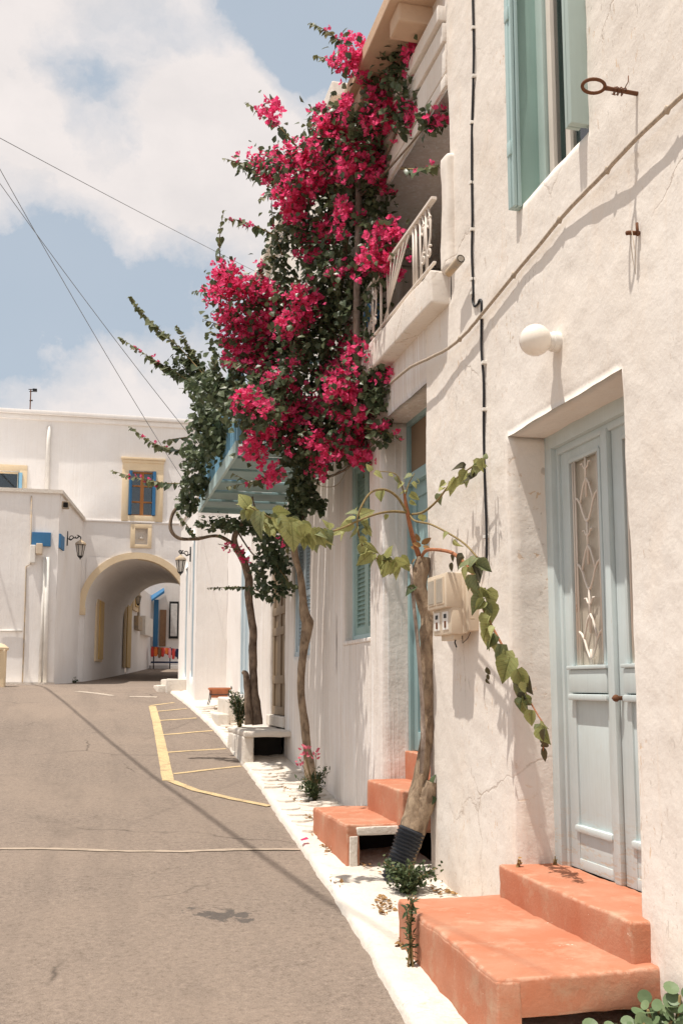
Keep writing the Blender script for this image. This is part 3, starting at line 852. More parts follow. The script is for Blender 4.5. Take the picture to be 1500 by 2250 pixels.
MB().box((XW+.45, y0-.6, z0-.4), (XW+.5, y1+.6, z1+.4)).build('dark_room_backing', M['dark'], h1)  # near-black sheet painting the unlit room behind the window

# ---- doorstep of the near house
st = thing('doorstep', (2.1, 5.0, 0.0), 'two-step terracotta painted stoop below the pale blue double door', 'steps')
def wobble(mb, amp, seed, keepz=None):
    for v in mb.v:
        a2 = amp*.45
        v += Vector((a2*nz(v.y*19, v.z*19+seed, v.x*19), a2*nz(v.z*19, v.x*19+seed, v.y*19), a2*nz(v.x*19, v.y*19+seed, v.z*19)))
        v += Vector((amp*fbm(v.x*4, v.y*4, v.z*4+seed, 2), amp*fbm(v.y*4, v.z*4, v.x*4+seed, 2), amp*0.6*fbm(v.z*4, v.x*4, v.y*4+seed, 2)))
def soft_box(mb, a, b, bev, cut=0.12):
    bm = bmesh.new(); bmesh.ops.create_cube(bm, size=1.0)
    a, b = [min(p, q) for p, q in zip(a, b)], [max(p, q) for p, q in zip(a, b)]
    for v in bm.verts: v.co = Vector([(a[k]+b[k])/2 + v.co[k]*(b[k]-a[k]) for k in range(3)])
    bmesh.ops.bevel(bm, geom=bm.edges[:], offset=bev, segments=3, profile=0.6, affect='EDGES')
    for ax in range(3):
        n = int((b[ax]-a[ax])/cut)
        for k in range(1, n):
            co = [0, 0, 0]; co[ax] = a[ax] + (b[ax]-a[ax])*k/n; no = [0, 0, 0]; no[ax] = 1
            bmesh.ops.bisect_plane(bm, geom=bm.verts[:]+bm.edges[:]+bm.faces[:], plane_co=co, plane_no=no)
    mb.bm(bm)
mb = MB(); soft_box(mb, (1.765, 4.25, 0.195), (2.56, 5.93, 0.362), 0.018, .05)
soft_box(mb, (1.7625, 4.247, -0.15), (1.875, 5.932, 0.347), 0.012, .05)
soft_box(mb, (1.80, 5.72, -0.15), (2.50, 5.922, 0.22), 0.015)
for v in mb.v:
    v.x += (v.y - 5.1)*.045*max(0.0, min(1.0, (2.45 - v.x)/.5))
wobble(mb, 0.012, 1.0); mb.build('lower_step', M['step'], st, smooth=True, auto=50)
mb = MB(); soft_box(mb, (2.40, 4.32, 0.22), (2.80, 5.85, 0.545), 0.016, .05)
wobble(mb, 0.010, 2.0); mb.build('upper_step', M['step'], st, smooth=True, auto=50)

MB().box((1.90, 4.95, -.1), (2.49, 5.0, 0.20)).build('cavity_shade', M['dark'], st)  # black sheet standing in for the shade inside the hollow step

# ================================================================== second house: loggia over the street door
h2 = thing('house', (3.2, 8.9, 0.2), 'plastered house with an upstairs loggia, white iron balcony and shaded street door', 'house')
D2 = (7.38, 8.66, 0.6, 3.95); W2 = (9.07, 10.02, 2.03, 3.85); LG = (6.80, 10.05, 4.63, 6.07)
YE2 = 10.42
ys = breaks(6.8, YE2, [D2[0], D2[1], W2[0], W2[1], LG[1]], 0.05)
zs = breaks(-0.2, 6.95, [D2[2], D2[3], W2[2], W2[3], LG[2], LG[3], 4.3], 0.06)
mb = MB()
wall_panel(mb, (XW+0.002, 0, 0), (0, 1, 0), (-1, 0, 0), ys, zs, [(6.0, D2[0], -1, 4.3, 0), (D2[0], D2[1], -1, D2[3], 0.26), (*W2, 0.13), (LG[0], LG[1], LG[2], LG[3], 1.5)], amp=0.008, seed=4.0)
mb.build('wall', M['plaster_mid'], h2, smooth=True, fixn=False)
mb = MB()
mb.box((XW+1.5, 6.905, 4.2), (XW+1.6, YE2, 6.5)); mb.box((XW+.3, 6.905, 6.5), (8, YE2, 6.65)); mb.box((7.9, 6.905, -.2), (8, YE2, 6.5))
mb.build('inner_wall', M['plaster_mid'], h2)
mb = MB(); mb.bbox((XW+1.44, 7.6, 4.63), (XW+1.52, 8.5, 5.95), 0.01); mb.build('loggia_door', M['tan_wood'], h2)
MB().bbox((XW+0.25, 9.72, 4.6), (XW+0.55, 10.02, 6.08), 0.02).build('loggia_pillar', M['plaster_mid'], h2)
# mouldings above the loggia and the deep eave with brackets
mb = MB()
mb.bbox((XW-0.016, 6.81, 6.09), (XW+0.05, YE2, 6.18), 0.004)
mb.bbox((XW-0.010, 6.81, 6.21), (XW+0.05, YE2, 6.43), 0.004)
mb.bbox((XW-0.030, 6.81, 6.45), (XW+0.05, YE2, 6.60), 0.005)
mb.bbox((XW-0.065, 6.81, 6.62), (XW+0.05, YE2, 6.74), 0.006)
mb.build('cornice', M['plaster_back'], h2, smooth=True, auto=40)
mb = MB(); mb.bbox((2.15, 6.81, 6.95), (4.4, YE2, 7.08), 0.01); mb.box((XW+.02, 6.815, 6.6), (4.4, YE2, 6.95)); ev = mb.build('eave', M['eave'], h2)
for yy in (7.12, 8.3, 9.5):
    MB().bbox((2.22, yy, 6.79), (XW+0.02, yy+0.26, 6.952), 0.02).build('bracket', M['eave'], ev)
# balcony: thin slab just proud of the wall, stub wall at its end, iron rail
mb = MB(); soft_box(mb, (XW-0.14, 6.83, 4.38), (XW+0.04, 10.2, 4.635), 0.02, 0.2); wobble(mb, 0.01, 3.0)
mb.build('balcony_slab', M['plaster_near'], h2, smooth=True, auto=50)
mb = MB(); soft_box(mb, (XW-0.055, 6.70, 4.60), (XW+0.14, 6.86, 5.50), 0.04, 0.1); wobble(mb, 0.012, 9.0)
mb.build('stub_wall', M['plaster_near'], h2, smooth=True, auto=60)
XR = XW - 0.10
rl = MB(); ZB, ZT = 4.70, 5.20
rl.bbox((XR-0.022, 6.85, ZT-0.012), (XR+0.022, 10.0, ZT+0.014), 0.004); rl.bbox((XR-0.012, 6.85, ZB-0.008), (XR+0.012, 10.0, ZB+0.008), 0.003)
rail = rl.build('railing', M['iron_white'], h2)
def scroll(cy, cz, r0, turns, dirn, a0):
    return [(XR, cy + dirn*r0*(1-0.72*k/18)*math.cos(a0+turns*2*math.pi*k/18), cz + r0*(1-0.72*k/18)*math.sin(a0+turns*2*math.pi*k/18)) for k in range(19)]
def bar(y0_, z0_, y1_, z1_, r_=0.010): MB().tube([(XR, y0_, z0_), (XR, y1_, z1_)], r_, 6).build('baluster', M['iron_white'], rail, smooth=True)
for P0 in (6.86, 8.36):                       # two panels: scrolls, twin bars, a fan, twin bars
    for k, yy in enumerate((P0+.06, P0+.20)):
        b = MB()
        for zc, sg_ in ((ZB+0.13, 1), (ZB+0.36, 1)):
            b.tube(scroll(yy+0.05, zc, 0.052, 1.25, -sg_, 0.6), 0.009, 5)
        b.tube([(XR, yy+.10, ZB), (XR, yy+.09, ZB+.12), (XR, yy+.02, ZB+.24), (XR, yy+.01, ZB+.36), (XR, yy+.07, ZT)], 0.009, 5)
        b.build('scroll', M['iron_white'], rail, smooth=True); bar(yy+.12, ZB-.06, yy+.12, ZT)
    bar(P0+.42, ZB-.06, P0+.42, ZT, .012); bar(P0+.49, ZB-.06, P0+.49, ZT, .012)
    for k in range(6): bar(P0+1.36-.03*k, ZB, P0+.58+.13*k, ZT, .0075)
    bar(P0+1.42, ZB-.06, P0+1.42, ZT, .012)

# shaded street door with transom
XD2 = XW + 0.25
mb = MB()
mb.bbox((XD2-0.01, D2[1]-0.05, D2[2]), (XD2+.08, D2[1]+.005, D2[3]+.005), 0.005)
mb.bbox((XD2-0.012, D2[0], D2[3]-0.04), (XD2+.08, D2[1], D2[3]+.006), 0.005)
mb.bbox((XD2-0.03, D2[0], 3.36), (XD2+.08, D2[1], 3.46), 0.01)
mb.bbox((XD2+.0, D2[0]-.01, D2[2]), (XD2+.08, D2[0]+.06, D2[3]), 0.005)
fr = mb.build('door_frame', M['sea'], h2, smooth=True, auto=40)
MB().bbox((XD2+.02, D2[0]+.05, 3.46), (XD2+.05, D2[1]-.05, D2[3]-.04), 0.004).build('transom_board', M['tan_wood'], h2)
for a, b in ((8.03, 8.61), (7.44, 8.02)):
    mb = MB(); X = XD2 + .025
    mb.box((X+.02, a, 1.04), (X+.05, b, 3.36))
    for c, d in ((a, a+.1), (b-.1, b)): mb.bbox((X, c, 1.04), (X+.03, d, 3.36), 0.004)
    for c, d in ((1.04, 1.2), (1.75, 1.88), (2.5, 2.6), (3.24, 3.36)): mb.bbox((X+.001, a+.09, c), (X+.03, b-.09, d), 0.004)
    mb.build('door_leaf', M['sea'], h2, smooth=True, auto=40)
# shaded window with teal shutters
def side_window(h, W, X0, m_frame, m_sh, dep=0.2):
    y0, y1, z0, z1 = W; X = X0 + dep
    mb = MB()
    for a, b in ((y0-.005, y0+.05), (y1-.05, y1+.005)): mb.bbox((X-0.03, a, z0), (X+.04, b, z1), 0.004)
    mb.bbox((X-.028, y0, z0-.005), (X+.04, y1, z0+.06), 0.004); mb.bbox((X-.028, y0, z1-.05), (X+.04, y1, z1+.005), 0.004)
    f = mb.build('window_frame', m_frame, h, smooth=True, auto=40)
    mid = (y0+y1)/2
    for a, b in ((y0+.05, mid-.003), (mid+.003, y1-.05)):
        mb = MB()
        for c, d in ((a, a+.06), (b-.06, b)): mb.bbox((X-.01, c, z0+.06), (X+.03, d, z1-.05), 0.003)
        for c in (z0+.06, z0+(z1-z0)*.48, z1-.12): mb.bbox((X-.009, a+.05, c), (X+.03, b-.05, c+.07), 0.003)
        mb.box((X+.02, a+.05, z0+.1), (X+.028, b-.05, z1-.1))
        louver(mb, X-.006, a+.055, b-.055, z0+.13, z1-.12, 0.045)
        mb.build('shutter', m_sh, h, smooth=False)
    return f
side_window(h2, W2, XW, M['slat_blue'], M['teal_shaded'], 0.115)
mb = MB(); soft_box(mb, (XW-0.01, W2[0]-.02, W2[2]-0.035), (XW+.12, W2[1]+.02, W2[2]+.004), 0.01); mb.build('window_sill', M['plaster_mid'], h2, smooth=True, auto=50)

st2 = thing('doorstep', (2.2, 8.3, 0.2), 'terracotta painted stoop with hollow underside beside the corrugated black sleeve', 'steps')
mb = MB(); soft_box(mb, (1.95, 7.735, 0.475), (2.6, 8.93, 0.548), 0.018, .06)
soft_box(mb, (1.9475, 7.74, 0.05), (2.05, 8.933, 0.535), 0.012, .06); soft_box(mb, (1.97, 8.72, 0.05), (2.6, 8.92, 0.50), 0.02)
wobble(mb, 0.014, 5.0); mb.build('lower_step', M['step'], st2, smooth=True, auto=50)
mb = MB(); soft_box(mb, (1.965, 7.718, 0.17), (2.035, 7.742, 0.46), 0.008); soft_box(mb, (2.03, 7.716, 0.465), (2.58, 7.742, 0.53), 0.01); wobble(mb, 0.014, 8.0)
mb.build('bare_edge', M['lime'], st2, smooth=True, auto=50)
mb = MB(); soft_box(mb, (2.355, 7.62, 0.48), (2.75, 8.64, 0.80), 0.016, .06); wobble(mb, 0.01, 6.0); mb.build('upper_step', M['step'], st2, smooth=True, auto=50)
mb = MB(); soft_box(mb, (2.70, 7.40, 0.70), (2.82, 8.655, 1.035), 0.012); mb.build('threshold', M['step'], st2, smooth=True, auto=50)

MB().box((2.06, 8.3, .05), (2.49, 8.35, 0.45)).build('cavity_shade', M['dark'], st2)  # black sheet painting the shade under the hollow stoop

# ================================================================== third house with the blue timber balcony
h3 = thing('house', (3.3, 13.0, 0.5), 'tall white house with the blue timber balcony and brown panelled door', 'house')
W3 = (11.72, 12.68, 1.95, 3.45); D3 = (13.27, 14.38, 1.18, 3.3)
ys = breaks(YE2-.06, 16.1, [W3[0], W3[1], D3[0], D3[1]], 0.09)
zs = breaks(0.0, 8.08, [W3[2], W3[3], D3[2], D3[3]], 0.09)
mb = MB()
wall_panel(mb, (XW+.007, 0, 0), (0, 1, 0), (-1, 0, 0), ys, zs, [(*W3, 0.07), (D3[0], D3[1], -1, D3[3], 0.07)], amp=0.010, seed=9.0)
mb.quad((XW, YE2, 6.3), (8, YE2, 6.3), (8, YE2, 8.08), (XW, YE2, 8.08))
mb.quad((XW, 16.1, 0), (8, 16.1, 0), (8, 16.1, 8.08), (XW, 16.1, 8.08))
mb.quad((8, YE2, 0), (8, 16.1, 0), (8, 16.1, 8.08), (8, YE2, 8.08))
mb.build('wall', M['plaster_mid'], h3, smooth=True, fixn=False)
mb = MB(); mb.bbox((XW-0.10, YE2-0.25, 8.0), (8.02, 16.16, 8.17), 0.02); mb.bbox((XW-0.045, YE2-.14, 7.82), (XW+.1, 16.13, 8.0), 0.012); mb.build('cornice', M['plaster_back'], h3)
side_window(h3, W3, XW, M['faded_blue'], M['faded_blue'], 0.06)
mb = MB(); X = XW + .045
mb.box((X+.02, D3[0], 1.2), (X+.05, D3[1], D3[3]))
for a, b in ((D3[0], 13.40), (13.76, 13.89), (14.25, D3[1])): mb.bbox((X, a, 1.2), (X+.03, b, D3[3]), 0.005)
for c in (1.2, 1.62, 2.28, 2.56, 3.18): mb.bbox((X-.004, D3[0], c), (X+.03, D3[1], c+.11), 0.006)
mb.build('door_leaf', M['tan_wood'], h3, smooth=True, auto=40)
MB().bbox((XW-.03, D3[0]-.08, 1.05), (XW+.09, D3[1]+.06, 1.19), 0.015).build('door_sill', M['lime'], h3)
# balcony: boards across, joists' fascia, posts and rails
BY0, BY1, BX, BZ = 10.15, 13.72, 1.43, 3.97
bal = MB().bbox((BX-0.035, BY0, BZ-0.055), (BX, BY1, BZ+0.10), 0.006).build('balcony_fascia', M['slat_blue'], h3)
nb_ = 11
for k in range(nb_):
    a = BY0 + (BY1-BY0)*k/nb_; b = BY0 + (BY1-BY0)*(k+1)/nb_
    dz = .011*(-1)**k + rnd.uniform(-.004, .004)
    MB().bbox((BX+.002, a+0.02, BZ+dz), (XW-.002, b-0.02, BZ+.03+dz), 0.004).build('plank', M['sea'], bal)
for xx in (BX+.26, XW-.25): MB().bbox((xx, BY0+.02, BZ+.035), (xx+.07, BY1-.02, BZ+.10), 0.004).build('joist', M['slat_blue'], bal)
MB().bbox((BX-.03, BY1+.001, BZ-.055), (XW-.01, BY1+.03, BZ+.10), 0.004).build('fascia_end', M['slat_blue'], bal)
for yy in (BY0+.04, 11.0, 12.0, 12.9, BY1-.03):
    MB().bbox((BX-.02, yy-.03, BZ+.08), (BX+.04, yy+.03, BZ+1.0), 0.006).build('rail_post', M['sky_blue'], bal)
MB().bbox((BX-.03, BY0, BZ+.98), (BX+.05, BY1, BZ+1.03), 0.006).build('handrail', M['slat_blue'], bal)
MB().bbox((BX-.03, BY0-.02, BZ+.985), (XW, BY0+.05, BZ+1.035), 0.006).build('handrail', M['slat_blue'], bal)
yy = BY0+.12
while yy < BY1:
    MB().bbox((BX-.006, yy, BZ+.1), (BX+.018, yy+.02, BZ+.985), 0.003).build('baluster', M['sky_blue'], bal); yy += 0.16
xx = BX + .1
while xx < XW - .05:
    MB().bbox((xx, BY0-.004, BZ+.1), (xx+.02, BY0+.02, BZ+.985), 0.003).build('baluster', M['sky_blue'], bal); xx += 0.16
MB().bbox((BX-.03, BY1-.02, BZ+.12), (BX+.5, BY1+.012, BZ+1.45), 0.01).build('end_screen', M['blue'], bal)

pl3 = thing('doorstep', (2.2, 13.6, 0.6), 'white limewashed stone platform with a dark hollow below the brown door', 'steps')
mb = MB(); soft_box(mb, (1.93, 12.80, 0.955), (2.52, 14.38, 1.03), 0.025); wobble(mb, 0.02, 3.3); mb.build('slab', M['lime'], pl3, smooth=True, auto=50)
mb = MB(); soft_box(mb, (1.93, 12.84, 0.45), (2.06, 14.36, 0.965), 0.03); soft_box(mb, (2.0, 14.1, 0.5), (2.52, 14.37, 0.965), 0.03); wobble(mb, 0.02, 4.4)
mb.build('base', M['lime'], pl3, smooth=True, auto=50)

MB().box((2.07, 13.35, .5), (2.49, 13.4, 0.96)).build('cavity_shade', M['dark'], pl3)  # black sheet painting the shade in the hollow below the slab

# ================================================================== low corner house
h4 = thing('house', (3.0, 19.0, 1.0), 'low white corner house with faded blue doors behind the terracotta trough', 'house')
D4 = (16.35, 17.32, 1.45, 3.7)
ys = breaks(16.1, 19.0, [D4[0], D4[1]], 0.12); zs = breaks(0.5, 5.1, [D4[2], D4[3]], 0.12)
mb = MB()
wall_panel(mb, (XW, 0, 0), (0, 1, 0), (-1, 0, 0), ys, zs, [(D4[0], D4[1], D4[2], D4[3], 0.05)], amp=0.010, seed=12.0)
xs_ = breaks(1.93, 2.5, [], 0.1)
wall_panel(mb, (0, 19.0, 0), (1, 0, 0), (0, -1, 0), xs_, zs, [], amp=0.006, seed=14.0)
WB = [(19.55, 20.05, 1.75, 4.5), (20.9, 21.4, 1.75, 4.0)]
ys = breaks(19.0, 22.6, [w for q in WB for w in q[:2]], 0.15); zs2 = breaks(0.5, 5.1, [w for q in WB for w in q[2:]], 0.15)
wall_panel(mb, (1.93, 0, 0), (0, 1, 0), (-1, 0, 0), ys, zs2, [(*q, 0.06) for q in WB], amp=0.006, seed=15.0)
mb.quad((1.93, 22.6, .5), (7, 22.6, .5), (7, 22.6, 5.1), (1.93, 22.6, 5.1))
mb.quad((7, 16.1, .5), (7, 22.6, .5), (7, 22.6, 5.1), (7, 16.1, 5.1))
mb.build('wall', M['plaster_far'], h4, smooth=True, fixn=False)
mb = MB(); mb.prism([(2.46, 16.17), (7.02, 16.17), (7.02, 22.64), (1.89, 22.64), (1.89, 18.96), (2.46, 18.96)], 5.09, 5.19); mb.build('roof', M['plaster_far'], h4)
mb = MB(); X = XW + .035
mb.box((X, D4[0], D4[2]), (X+.03, D4[1], D4[3]))
for a, b in ((D4[0], D4[0]+.1), (16.78, 16.89), (D4[1]-.1, D4[1])): mb.bbox((X-.02, a, D4[2]), (X+.01, b, D4[3]), 0.004)
mb.build('door_leaf', M['faded_blue'], h4)
for q in WB:
    mb = MB(); mb.box((1.93+.05, q[0], q[2]), (1.93+.08, q[1], q[3]))
    for a in (q[0], q[1]-.06): mb.box((1.93+.03, a, q[2]), (1.93+.06, a+.06, q[3]))
    mb.build('window_shutter', M['faded_blue'], h4)
mb = MB(); soft_box(mb, (2.14, 16.15, 0.85), (2.52, 17.4, 1.40), 0.03, 0.3); soft_box(mb, (1.98, 16.0, 0.8), (2.16, 17.0, 1.16), 0.03, 0.3); wobble(mb, .02, 7)
tag(mb.build('doorstep', M['lime'], smooth=True, auto=50), 'white limewashed stone steps below the faded blue door', 'steps')
mb = MB(); soft_box(mb, (1.55, 20.7, 1.3), (1.94, 22.4, 1.72), 0.03, 0.3); soft_box(mb, (1.38, 21.0, 1.3), (1.57, 22.3, 1.60), 0.03, 0.3); wobble(mb, .015, 7.7)
tag(mb.build('doorstep', M['lime'], smooth=True, auto=50), 'small white stone step at the corner by the arched passage', 'steps')

# ================================================================== house with the arched passage
YA = 29.0
h5 = thing('house', (0.5, YA, 1.6), 'long white house across the street with an arched passage and cream trim', 'house')
pA = onY(300, 1337, YA); CX, SZ = pA.x, pA.z
RI = onY(187, 1337, YA); RI = CX - RI.x
RO = CX - onY(172, 1337, YA).x
ztop = onY(200, 918, YA).z
zl = onY(200, 1143, YA).z
WC = [onY(282, 1132, YA), onY(343, 1037, YA)]; WCn = (WC[0].x, WC[1].x, WC[0].z, WC[1].z)
WLq = [onY(-22, 1083, YA), onY(44, 1036, YA)]; WLn = (WLq[0].x, WLq[1].x, WLq[0].z, WLq[1].z)
NI = [onY(297, 1196, YA), onY(325, 1162, YA)]; NIn = (NI[0].x, NI[1].x, NI[0].z, NI[1].z)
xs_ = breaks(-9, 9, [CX-RI, CX+RI, WCn[0], WCn[1], WLn[0], WLn[1], NIn[0], NIn[1]], 0.14, 1.0, (-3.5, 3.5))
zs = breaks(0.8, ztop, [SZ+RI+.02, WCn[2], WCn[3], WLn[2], WLn[3], NIn[2], NIn[3], zl], 0.14)
mb = MB()
wall_panel(mb, (0, YA, 0), (1, 0, 0), (0, -1, 0), xs_, zs, [(CX-RI, CX+RI, 0, SZ+RI+.02, 0), (*WCn, 0.16), (*WLn, 0.16), (*NIn, 0.1)], amp=0.015, scale=0.7, seed=21.0)
NA = 28
arc = [(CX - RI*math.cos(math.pi*k/NA), SZ + RI*math.sin(math.pi*k/NA)) for k in range(NA+1)]
for (xa, za), (xb, zb) in zip(arc, arc[1:]):
    mb.quad((xa, YA, za), (xb, YA, zb), (xb, YA, SZ+RI+.02), (xa, YA, SZ+RI+.02))
for xx in (-9, 9): mb.quad((xx, YA, .8), (xx, YA+8, .8), (xx, YA+8, ztop), (xx, YA, ztop))
mb.quad((-9, YA, ztop), (9, YA, ztop), (9, YA+8, ztop), (-9, YA+8, ztop))
# the vault and its walls, veering to the right
pB = onY(277, 1400, 35.6); SHX = pB.x - (CX - RI)
YB = 35.6
prof = [(-RI, 0.8 - SZ)] + [(-RI*math.cos(math.pi*k/NA), RI*math.sin(math.pi*k/NA)) for k in range(NA+1)] + [(RI, 0.8 - SZ)]
ND = 12
for k in range(ND):
    a, b = k/ND, (k+1)/ND
    for (xa, za), (xb, zb) in zip(prof, prof[1:]):
        P = lambda f_, x, z: (CX + SHX*f_ + x, YA + (YB-YA)*f_, SZ + z)
        mb.quad(P(a, xa, za), P(b, xa, za), P(b, xb, zb), P(a, xb, zb))
# back face
for (xa, za), (xb, zb) in zip(arc, arc[1:]): mb.quad((xa+SHX, YB, za), (xb+SHX, YB, zb), (xb+SHX, YB, ztop), (xa+SHX, YB, ztop))
mb.quad((-9, YB, .8), (CX-RI+SHX, YB, .8), (CX-RI+SHX, YB, ztop), (-9, YB, ztop)); mb.quad((CX+RI+SHX, YB, .8), (9, YB, .8), (9, YB, ztop), (CX+RI+SHX, YB, ztop))
mb.build('wall', M['plaster_far'], h5, smooth=True, auto=40, fixn=False)
mb = MB(); mb.bbox((-9.05, YA-0.16, ztop-0.02), (9.05, YA+.3, ztop+.10), 0.03); mb.bbox((-9.03, YA-0.07, ztop-0.16), (9.03, YA+.02, ztop-.02), 0.03); mb.build('parapet', M['plaster_far'], h5, smooth=True, auto=50)
mb = MB()
for (xa, za), (xb, zb) in zip(arc, arc[1:]):
    s_ = RO/RI; f0, f1 = YA-0.035, YA+0.0
    o = lambda x, z: (CX + (x-CX)*s_, SZ + (z-SZ)*s_)
    (xc, zc), (xd, zd) = o(xa, za), o(xb, zb)
    mb.quad((xa, f0, za), (xb, f0, zb), (xd, f0, zd), (xc, f0, zc)); mb.quad((xc, f0, zc), (xd, f0, zd), (xd, f1, zd), (xc, f1, zc)); mb.quad((xa, f0, za), (xb, f0, zb), (xb, YA+.25, zb), (xa, YA+.25, za))
mb.bbox((CX-RO-.04, YA-.045, SZ-.2), (CX-RI+.02, YA+.2, SZ+.0), 0.01); mb.bbox((CX+RI-.02, YA-.045, SZ-.2), (CX+RO+.04, YA+.2, SZ), 0.01)
mb.build('arch_trim', M['cream'], h5)
mb = MB().bbox((-9, YA-.05, zl-.03), (9, YA+.01, zl+.02), 0.01); mb.build('string_course', M['plaster_far'], h5)
def trimmed_window(Wn, l, r_, t_, b_, cap):
    x0, x1, z0, z1 = Wn; f0, f1 = YA-.05, YA+.01
    mb = MB()
    mb.bbox((x0-l, f0, z0-b_), (x0-.004, f1, z1+.02), 0.008); mb.bbox((x1+.004, f0, z0-b_), (x1+r_, f1, z1+.02), 0.008)
    mb.bbox((x0-.01, f0+.002, z0-b_), (x1+.01, f1, z0-.004), 0.008); mb.bbox((x0-l, f0+.003, z1+.004), (x1+r_, f1, z1+t_), 0.008)
    if cap:
        mb.bbox((x0-l-.05, f0-.05, z1+t_-.02), (x1+r_+.05, f1, z1+t_+.05), 0.015); mb.bbox((x0-l-.02, f0-.02, z1+t_-.10), (x1+r_+.02, f1, z1+t_-.02), 0.015)
    return mb.build('window_surround', M['cream'], h5, smooth=True, auto=45)
trimmed_window(WCn, .19, .21, .33, .19, True); trimmed_window(WLn, .19, .2, .17, .05, False); trimmed_window(NIn, .13, .11, .12, .1, False)
def casement(Wn, wood, bars=True):
    x0, x1, z0, z1 = Wn; Y = YA+.13; w = x1-x0
    mb = MB()
    for a, b in ((x0, x0+.06), (x1-.06, x1), ((x0+x1)/2-.05, (x0+x1)/2+.05))[:3 if bars else 2]: mb.bbox((a, Y-.03, z0), (b, Y+.02, z1), 0.004)
    for c in ((z0, z0+(z1-z0)*.3, z0+(z1-z0)*.66, z1-.05) if bars else (z0, z1-.05)): mb.bbox((x0, Y-.026, c), (x1, Y+.02, c+.045), 0.004)
    f = mb.build('window_frame', wood, h5)
    MB().box((x0, Y, z0), (x1, Y+.004, z1)).build('glass_pane', M['glass'], f)
    MB().box((x0-.1, Y+.3, z0-.1), (x1+.1, Y+.32, z1+.1)).build('dark_room_backing', M['dark'], h5)  # near-black sheet painting the unlit room behind the panes
casement(WCn, M['orange_wood']); casement(WLn, M['cream'], False)
for x, s_ in ((WCn[0], 1), (WCn[1], -1)):
    mb = MB(); mb.bbox((x + s_*0.0, YA-.10, WCn[2]+.01), (x+s_*.05, YA+.12, WCn[3]-.01), 0.006); mb.bbox((x + s_*0.05, YA-.08, WCn[2]+.01), (x+s_*.085, YA+.10, WCn[3]-.01), 0.006)
    mb.build('shutter', M['blue'], h5)
mb = MB().bbox((WLn[1]-.03, YA-.10, WLn[2]), (WLn[1]+.08, YA-.055, WLn[3]-.05), 0.006); mb.bbox((WLn[1]-.03, YA-.10, WLn[2]), (WLn[1], YA+.1, WLn[3]-.05), 0.006); mb.build('shutter', M['sky_blue'], h5)
MB().box((NIn[0]-.02, YA+.09, NIn[2]-.02), (NIn[1]+.02, YA+.12, NIn[3]+.02)).build('niche_back', M['lime'], h5)
MB().lathe([(0.07, -0.03), (0.07, 0.0), (0.03, 0.02), (0.03, 0.06)], ((NIn[0]+NIn[1])/2, YA+.04, (NIn[2]+NIn[3])/2-.03), 12).build('niche_ornament', M['lime'], h5)

# terrace block in front of it on the left
YBk = 24.9
cF = onY(118, 1500, YBk); zbt = onY(118, 1083, YBk).z
cB = onY(171, 1500, YA)
h6 = thing('terrace_house', (-3, YBk+1, 1.5), 'flat-roofed white house block with a slanting side wall left of the arch', 'house')
mb = MB()
xs_ = breaks(-9, cF.x, [], 0.2, 1.0, (-3.2, cF.x)); zs = breaks(.8, zbt, [], 0.2)
wall_panel(mb, (0, YBk, 0), (1, 0, 0), (0, -1, 0), xs_, zs, [], amp=0.02, scale=.6, seed=31.0)
sd = Vector((cB.x-cF.x, YA-YBk, 0)); sl = sd.length; sdn = sd.normalized(); sn = Vector((sdn.y, -sdn.x, 0))
wall_panel(mb, (cF.x, YBk, 0), sdn, sn, breaks(0, sl, [], 0.2), zs, [], amp=0.02, scale=.6, seed=33.0)
mb.quad((-9, YBk, zbt), (cF.x, YBk, zbt), (cB.x, YA, zbt), (-9, YA, zbt))
mb.build('wall', M['plaster_far'], h6, smooth=True, fixn=False)
mb = MB()
mb.prism([(-9, YBk-.06), (cF.x+.06, YBk-.06), (cB.x+.07, YA-.06), (cB.x-.1, YA-.06), (cF.x-.1, YBk+.14), (-9, YBk+.14)], zbt-.02, zbt+.07); mb.build('coping', M['lime'], h6)
mb = MB(); mb.prism([(-9, YBk-.55), (cF.x-.2, YBk-.25), (cF.x+.02, YBk-.02), (-9, YBk-.01)], 1.4, 1.66); wobble(mb, .01, 3)
tag(mb.build('plinth_step', M['lime']), 'low whitewashed ledge along the foot of the terrace house', 'ledge')
q = onY(0, 1415, 22.6); q2 = onY(11, 1508, 22.6)
mb = MB(); mb.bbox((q2.x-.5, 22.4, 1.45), (q2.x, 22.85, q.z-.12), 0.02); mb.lathe([(0.30, 0.0), (0.30, 0.05), (0.22, 0.12), (0.08, 0.16)], (q2.x-.25, 22.62, q.z-.13), 14)
tag(mb.build('gatepost', M['cream']), 'squat cream pillar with rounded white cap by the terrace house', 'pillar')

